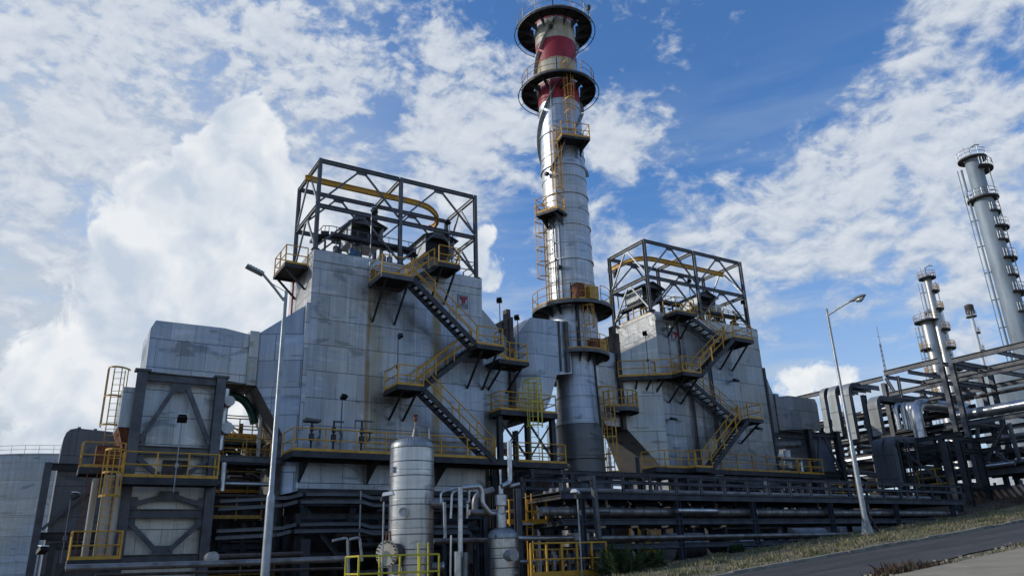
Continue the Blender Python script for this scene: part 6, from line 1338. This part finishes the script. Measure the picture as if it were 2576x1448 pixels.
for (px, X_, tp_) in ((2432, 50, 1105), (2400, 47, 1110)):
    a = at(px-25, tp_, X=X_); build(MB().ibeam((X_, a.y, gz(X_, a.y)), (X_, a.y, a.z), .34, .34, (0, 1, 0), t=.03), 'column', 'steeldk', t)
    m = MB(); z = gz(X_, a.y)+.3
    while z < a.z-.8: m.bar((X_-.19, a.y-.15, z), (X_-.19, a.y+.15, z+.35), .03, .05, (1, 0, 0)); m.cut(); z += .7
    build(m, 'lacing_bar', 'steeldk', t)
# right boiler's lower right: duct support tower, burner gear
t = thing('duct_support_tower', 'dark clad support tower under the duct at the right end of the right boiler', 'steel frame', (51.5, 38, 0))
for x in (50.1, 53.5):
    build(MB().ibeam((x, 38, 0), (x, 38, 10.5), .42, .42, (1, 0, 0), t=.035).box(x-.34, x+.34, 37.72, 38.28, 10.45, 10.55), 'column', 'steeldk', t); build(MB().ibeam((x, 42, 0), (x, 42, 10.5), .42, .42, (1, 0, 0), t=.035), 'column', 'steeldk', t)
for z in (10.2, 7.2, 6.0): build(MB().ibeam((50.3, 38, z), (53.3, 38, z), .26, .36, (0, 1, 0)), 'beam', 'steeldk', t)
build(MB().bar((51.3, 37.98, 10.0), (50.5, 37.98, 7.4), .13, .13, (0, 1, 0)).bar((51.9, 37.98, 10.0), (53.3, 37.98, 7.4), .13, .13, (0, 1, 0)), 'brace', 'steel', t)
build(MB().box(50.2, 53.4, 38.5, 41.5, 0, 10.3), 'clad_shaft', 'clad_dk', t); build(MB().ibeam((46.1, 38.1, 9.95), (49.9, 38.1, 9.95), .2, .3, (0, 1, 0)), 'beam', 'steeldk', t)
pipe('dull pipe with a capped end between right boiler and its duct tower', [(46.1, 38.6, 9.2), (49.6, 38.6, 9.5)], .26, 'pipedull', n=18); pipe('lower dull pipe between right boiler and its duct tower', [(46.1, 38.4, 7.6), (49.6, 38.4, 7.6)], .18, 'pipedull'); pipe('silver valve pipe above the right end of the lower walkway', [(46.3, 37.9, 8.2), (48.6, 37.9, 8.2), (48.6, 37.9, 7.3)], .14, 'pipeclad', rad=.25)
t = thing('white_valve_box', 'white box valves beside the right edge of the right boiler', 'valve', (47, 38.2, 8)); build(MB().box(46.5, 47.2, 38.3, 38.9, 7.5, 8.6).cyl((47.8, 38.4, 7.6), (47.8, 38.4, 8.9), .25, n=12), 'valve_body', 'white', t)
p = platform('yellow railed walkway end at the lower right of the right boiler', 48, 37, 7.0); deck(p, 46.62, 49.4, 36.6, 37.9, 6.98, .3); railing(p, [(46.65, 36.65, 6.98), (49.35, 36.65, 6.98), (49.35, 37.8, 6.98)])
railing(thing('far_railing', 'thin dull yellow railing over the rack right of the duct tower', 'railing', (52, 34, 4.9)), [(46, 34, 4.9), (58, 34, 4.9)], mat='yellowold', toe=False)
# barrier, berm side items
t = thing('striped_barrier', 'brown and white diagonally striped barrier board at the right edge behind the bank', 'barrier', (62, 30, 5.5))
XB = 58.0; a, b = at(2441, 1240, X=XB), at(2570, 1226, X=XB); zlo, zhi = at(2500, 1250, X=XB).z, at(2500, 1224, X=XB).z
build(MB().box(XB, XB+.06, b.y-3, a.y, zlo-.1, zhi), 'board', 'cream', t); m = MB(); y = b.y-3
while y < a.y-.5: m.prism([(XB-.004, y, zlo-.1), (XB-.004, y+.22, zlo-.1), (XB-.004, y+.22+.42, zhi-.005), (XB-.004, y+.42, zhi-.005)], (-.008, 0, 0)); y += .46
build(m, 'stripe_pattern', 'rust', t); m = MB()
for y in (b.y, (a.y+b.y)/2, a.y-.3): m.box(XB+.08, XB+.2, y-.08, y+.08, zlo-1.2, zhi+.3); m.cut()
build(m, 'post', 'steel', t)
# pale tanks behind the right rack
for i, (px, py, dd, r_, h, mt, l_) in enumerate(((2560, 1000, 105, 5.0, 24, 'towerpaint', 'pale blue storage vessel seen through the tall rack at the right edge'), (2560, 1200, 90, 7.5, 8.8, 'white', 'low white tank behind the striped barrier'), (2440, 1120, 130, 5, 11, 'tank', 'distant pale tank seen through the left part of the tall rack'))):
    d = ray(px, py); q = EYE+d*(dd/d.dot(CF)); t = thing('background_tank', l_, 'tank', (q.x, q.y, 3)); build(MB().lathe(q.x, q.y, [(r_, 0), (r_, h), (r_*.6, h+.8), (.05, h+1.1)], 48), 'shell', mt, t, smooth=True); m = MB()
    for z in (h*.3, h*.6, h*.9): m.lathe(q.x, q.y, [(r_, z-.06), (r_+.1, z-.05), (r_+.1, z+.05), (r_, z+.06)], 48)
    build(m, 'rings', mt, t, smooth=True)

# ------------------------------------------------------------------ distant columns
def column(label, px, py, dd, r, mat, plats, cap=True, r2=None, side=1, cat='column', head=None, taper=None, ladder_=True, zb=0):
    d = ray(px, py); q = EYE+d*(dd/d.dot(CF)); x, y, zt_ = q; t = thing('distillation_column' if head is None else 'flare_stack', label, cat, (x, y, 0))
    build(MB().lathe(x, y, taper(zt_) if taper else [(r, zb), (r, zt_-r*.5), (r*.8, zt_-r*.15), (.02, zt_)], 40), 'shell', mat, t, smooth=True)
    f = V((-x, -y, 0)).normalized(); s_ = V((-f.y, f.x, 0)); s_ = s_ if s_.dot(CR) > 0 else -s_     # towards the photo's right
    for k, (fz, w, sd_) in enumerate(plats):
        z = zt_*fz; rr_ = r2[k] if r2 else r
        p = MB(); aa = math.atan2((s_*sd_).y, (s_*sd_).x) if sd_ else 0
        n = 16; a0, a1 = (aa-R(70), aa+R(70)) if sd_ else (0, 2*math.pi)
        o_ = build(p.lathe(x, y, [(rr_*.95, z), (rr_+w, z), (rr_+w, z-.2), (rr_*.95, z-.2)], n*2, a0, a1), 'platform', 'brown' if mat != 'towermetal' else 'steeldk', t)
        m = MB()
        N = 14
        for h in (.6, 1.2): m.tube([(x+(rr_+w)*math.cos(a0+(a1-a0)*i/N), y+(rr_+w)*math.sin(a0+(a1-a0)*i/N), z+h) for i in range(N+1)], .045, 4)
        for i in range(N+1): a_ = a0+(a1-a0)*i/N; m.bar((x+(rr_+w)*math.cos(a_), y+(rr_+w)*math.sin(a_), z), (x+(rr_+w)*math.cos(a_), y+(rr_+w)*math.sin(a_), z+1.2), .07, .07)
        build(m, 'railing', 'yellowold' if mat == 'towermetal' else 'galv', o_)
    if ladder_:
        for sd_, of, w in ((-1, r+.5, .16), (-1, r+1.05, .07), (1, r+.55, .08)):
            c = V((x, y, 0))+s_*sd_*of+f*.3; build(MB().tube([c+V((0, 0, 2)), c+V((0, 0, zt_*.965))], w, 8), 'side_pipe', 'pipeclad' if mat == 'towermetal' else 'towerpaint', t, smooth=True)
            m = MB(); z = 6
            while z < zt_*.95: m.bar(V((x, y, z))+s_*sd_*r*.98+f*.3, c+V((0, 0, z)), .12, .12); z += 4.3
            build(m, 'pipe_clamps', 'green', t)
    if cap: build(MB().tube([(x, y, zt_-.4), (x, y, zt_+1.3), tuple(V((x, y, zt_+1.7))+s_*.9), tuple(V((x, y, zt_+1.5))+s_*1.4)], .09, 6).tube([tuple(V((x, y, zt_))+s_*-.8), tuple(V((x, y, zt_+1.8))+s_*-.8)], .04, 4), 'vent_pipe', 'steel', t)
    return t, x, y, zt_, s_
zz = [(1.0-.012, .8, 0), (.955, 1.2, 1), (.872, .9, 0), (.83, .6, 1), (.785, 1.1, 1), (.75, .6, 1), (.70, 1.0, 1), (.655, .6, 1), (.61, 1.1, 1), (.56, .7, 1), (.50, 1.1, 1), (.42, .8, 0), (.36, 1.0, 1)]
T = column('very tall pale blue painted column with side pipes at the right edge', 2443, 392, 120, 1.28, 'towerpaint', zz, taper=lambda z: [(1.45, 0), (1.42, z*.86), (1.15, z*.875), (1.15, z-.9), (.9, z-.3), (.02, z)])[0]
column('slender yellowish metal column behind the shorter one, right of the lamp', 2330, 690, 150, .72, 'towermetal', [(.985, .9, 0), (.93, .9, 1), (.86, .9, 1), (.78, 1.1, 1), (.71, 1.2, 1), (.63, 1.2, 1), (.56, 1.1, 1), (.50, .9, 1)], taper=lambda z: [(1.3, 0), (1.2, z*.62), (.8, z*.66), (.68, z-.6), (.45, z-.1), (.02, z)], r2=[.68, .72, .75, .8, .9, 1.2, 1.25, 1.3])
tt, x, y, zt_, s_ = column('short fat silver column beside the slender one', 2330, 800, 148, 1.2, 'towermetal', [(.985, 1.1, 0), (.86, 1.0, -1), (.75, 1.0, -1), (.66, .7, -1)])
build(MB().tube(route([V((x, y, zt_)), V((x, y, zt_+1.2)), V((x, y, zt_+1.2))+s_*2.6, V((x, y, zt_*.4))+s_*2.9], 1.0), .28, 10), 'overhead_line', 'pipeclad', tt, smooth=True)
tt, x, y, zt_, s_ = column('thin white and grey flare stack with a dark head', 2440, 782, 210, .45, 'white', [(.975, .9, 0), (.90, .8, 1), (.82, .8, 1), (.72, .8, 1)], cap=False, head=1, ladder_=False, cat='flare stack')
build(MB().lathe(x, y, [(.5, zt_-1.0), (1.15, zt_-.8), (1.2, zt_+.2), (1.0, zt_+.3), (1.15, zt_+.6), (1.15, zt_+1.6), (.6, zt_+1.9)], 18), 'flare_tip', 'brown', tt, smooth=True)
m = MB()
for k in (-.35, .35): q = V((x, y, 0))+s_*(.8+k); m.tube([q+V((0, 0, 1)), q+V((0, 0, zt_*.95))], .05, 4)
for i in range(90): z = 2+i*(zt_*.93)/90; q = V((x, y, z))+s_*.8; m.bar(q-s_*.35, q+s_*.35, .05, .05)
build(m, 'ladder', 'galv', tt)
d = ray(2205, 820); q = EYE+d*(170/d.dot(CF)); t = thing('lattice_mast', 'very thin dark lattice mast on the horizon between street lamp and columns', 'mast', (q.x, q.y, 0)); m = MB(); x, y, zt_ = q
for k in range(3): a = k*2.094; m.tube([(x+.5*math.cos(a), y+.5*math.sin(a), 0), (x+.16*math.cos(a), y+.16*math.sin(a), zt_-4)], .07, 4)
build(m, 'legs', 'steel', t); m = MB(); z = 2.
while z < zt_-5:
    for k in range(3):
        a = k*2.094; b_ = a+2.094; r0 = .5-.34*z/(zt_-4); m.tube([(x+r0*math.cos(a), y+r0*math.sin(a), z), (x+r0*math.cos(b_), y+r0*math.sin(b_), z+1.1)], .035, 3)
    z += 1.1
build(m, 'lacing', 'steel', t); build(MB().tube([(x, y, zt_-5), (x, y, zt_)], .05, 4).tube([(x-.7, y, zt_-2.5), (x+.7, y, zt_-2.5)], .04, 4), 'antenna', 'steel', t)
# small far things seen in the gaps
for i, (px, py, dd, r_, mat) in enumerate(((1393, 1070, 90, .9, 'towerpaint'), (1530, 1130, 160, .5, 'galv'), (1243, 1120, 120, .3, 'galv'))):
    d = ray(px, py); q = EYE+d*(dd/d.dot(CF)); t = thing('background_column', ['pale narrow column seen in the gap left of the chimney foot', 'thin distant mast seen in the gap right of the chimney foot', 'thin distant pole seen behind the service platform'][i], 'column', (q.x, q.y, 0)); build(MB().lathe(q.x, q.y, [(r_, 0), (r_, q.z), (.02, q.z+r_*.5)], 20), 'shell', mat, t, smooth=True)
    m = MB()
    for k in range(4): z = q.z*(.4+.15*k); m.lathe(q.x, q.y, [(r_, z), (r_+.6, z), (r_+.6, z-.12), (r_, z-.12)], 16)
    build(m, 'platforms', 'steel', t)
t = thing('background_pipe_frame', 'pale steel roof frame seen in the gap right of the chimney foot', 'steel frame', (44, 62, 0))
for z in (8.6, 9.4): build(MB().ibeam((38, 60, z), (52, 60, z), .3, .35, (0, 1, 0)), 'beam', 'white', t)
for x in (39, 42, 45, 48, 51): build(MB().ibeam((x, 60, 0), (x, 60, 9.4), .3, .3, (1, 0, 0)), 'column', 'galv', t)
build(MB().box(38, 52, 60.5, 66, 7.4, 7.6), 'canopy', 'white', t)

rr = random.Random(12)
for i in range(30):
    z = rr.choice([12.0, 13.2, 10.9, 9.4, 8.4, 7.2, 6.2]); x = XR+rr.uniform(.3, 5.2); y0 = rr.uniform(31, 36); y1 = y0+rr.uniform(4, 22)
    pipe('one of the many dull pipes carried inside the tall rack', [(x, y0, z), (x, y1, z), (x, y1, z-rr.uniform(.5, 2.5))], rr.choice([.1, .16, .24, .32]), rr.choice(['pipedull', 'steeldk', 'steeldk', 'brown', 'traydk']), n=9, group='pipes inside the tall rack')
for i in range(18):
    z = rr.choice([8.6, 9.2, 7.4, 6.9]); x = XR+rr.uniform(.6, 5.2)
    pipe('one of the dull pipes carried in the truss at the right edge', [(x, 17, z), (x, 31.5, z)], rr.choice([.1, .15, .2]), rr.choice(['pipedull', 'steeldk', 'brown']), n=8, group='pipes in the truss at the right edge')
for i in range(40):
    x = rr.uniform(18, 43.5); y = rr.choice([RY+.35, RY+.35, 25.1, 25.6]); z = 3.40
    pass
t = thing('pipe_bands', 'metal bands round the big jacketed pipe on the low rack', 'pipe bands', (30, RY+.35, 3.4)); m = MB()
x = 16.6
while x < 43.8: m.tube([(x, RY+.35, 3.4), (x+.05, RY+.35, 3.4)], .172, 18); m.cut(); x += rr.uniform(.7, 1.0)
build(m, 'band', 'steel', t)
for i in range(16):
    x = 18.5+i*1.55+rr.uniform(-.4, .4); z = rr.choice([2.4, 3.05, 3.6, 4.2]); h = rr.uniform(.35, .7); y = RY+rr.uniform(.4, 1.2)
    t = thing('rack_valve', 'one of the small dull valves hanging among the rack pipes', 'valve', (x, y, z), 'small valves among the rack pipes')
    build(MB().cyl((x, y, z-h/2), (x, y, z+h/2), .07, n=8).box(x-.1, x+.1, y-.1, y+.1, z-.1, z+.1), 'valve_body', rr.choice(['pipedull', 'steeldk', 'steel']), t); build(MB().lathe(x, y, [(.02, z+h/2), (.13, z+h/2), (.13, z+h/2+.03), (.02, z+h/2+.03)], 12), 'handwheel', 'steel', t)
for i in range(5):
    y = 34.5+i*2.3; build_lab = ['first', 'second', 'third', 'fourth', 'fifth'][i]
    t = thing('equipment_cabinet', 'dark equipment panel %s from the front beneath the tall rack' % build_lab, 'panel', (XR+2, y, 2)); build(MB().box(XR-1+.4*i, XR+4, y, y+1.2, 1, 6.2-.5*(i % 2)), 'panel_body', 'steeldk', t); build(MB().box(XR-.8+.4*i, XR+.4+.4*i, y-.04, y-.004, 4.2, 5.4), 'panel_door', 'traydk', t)
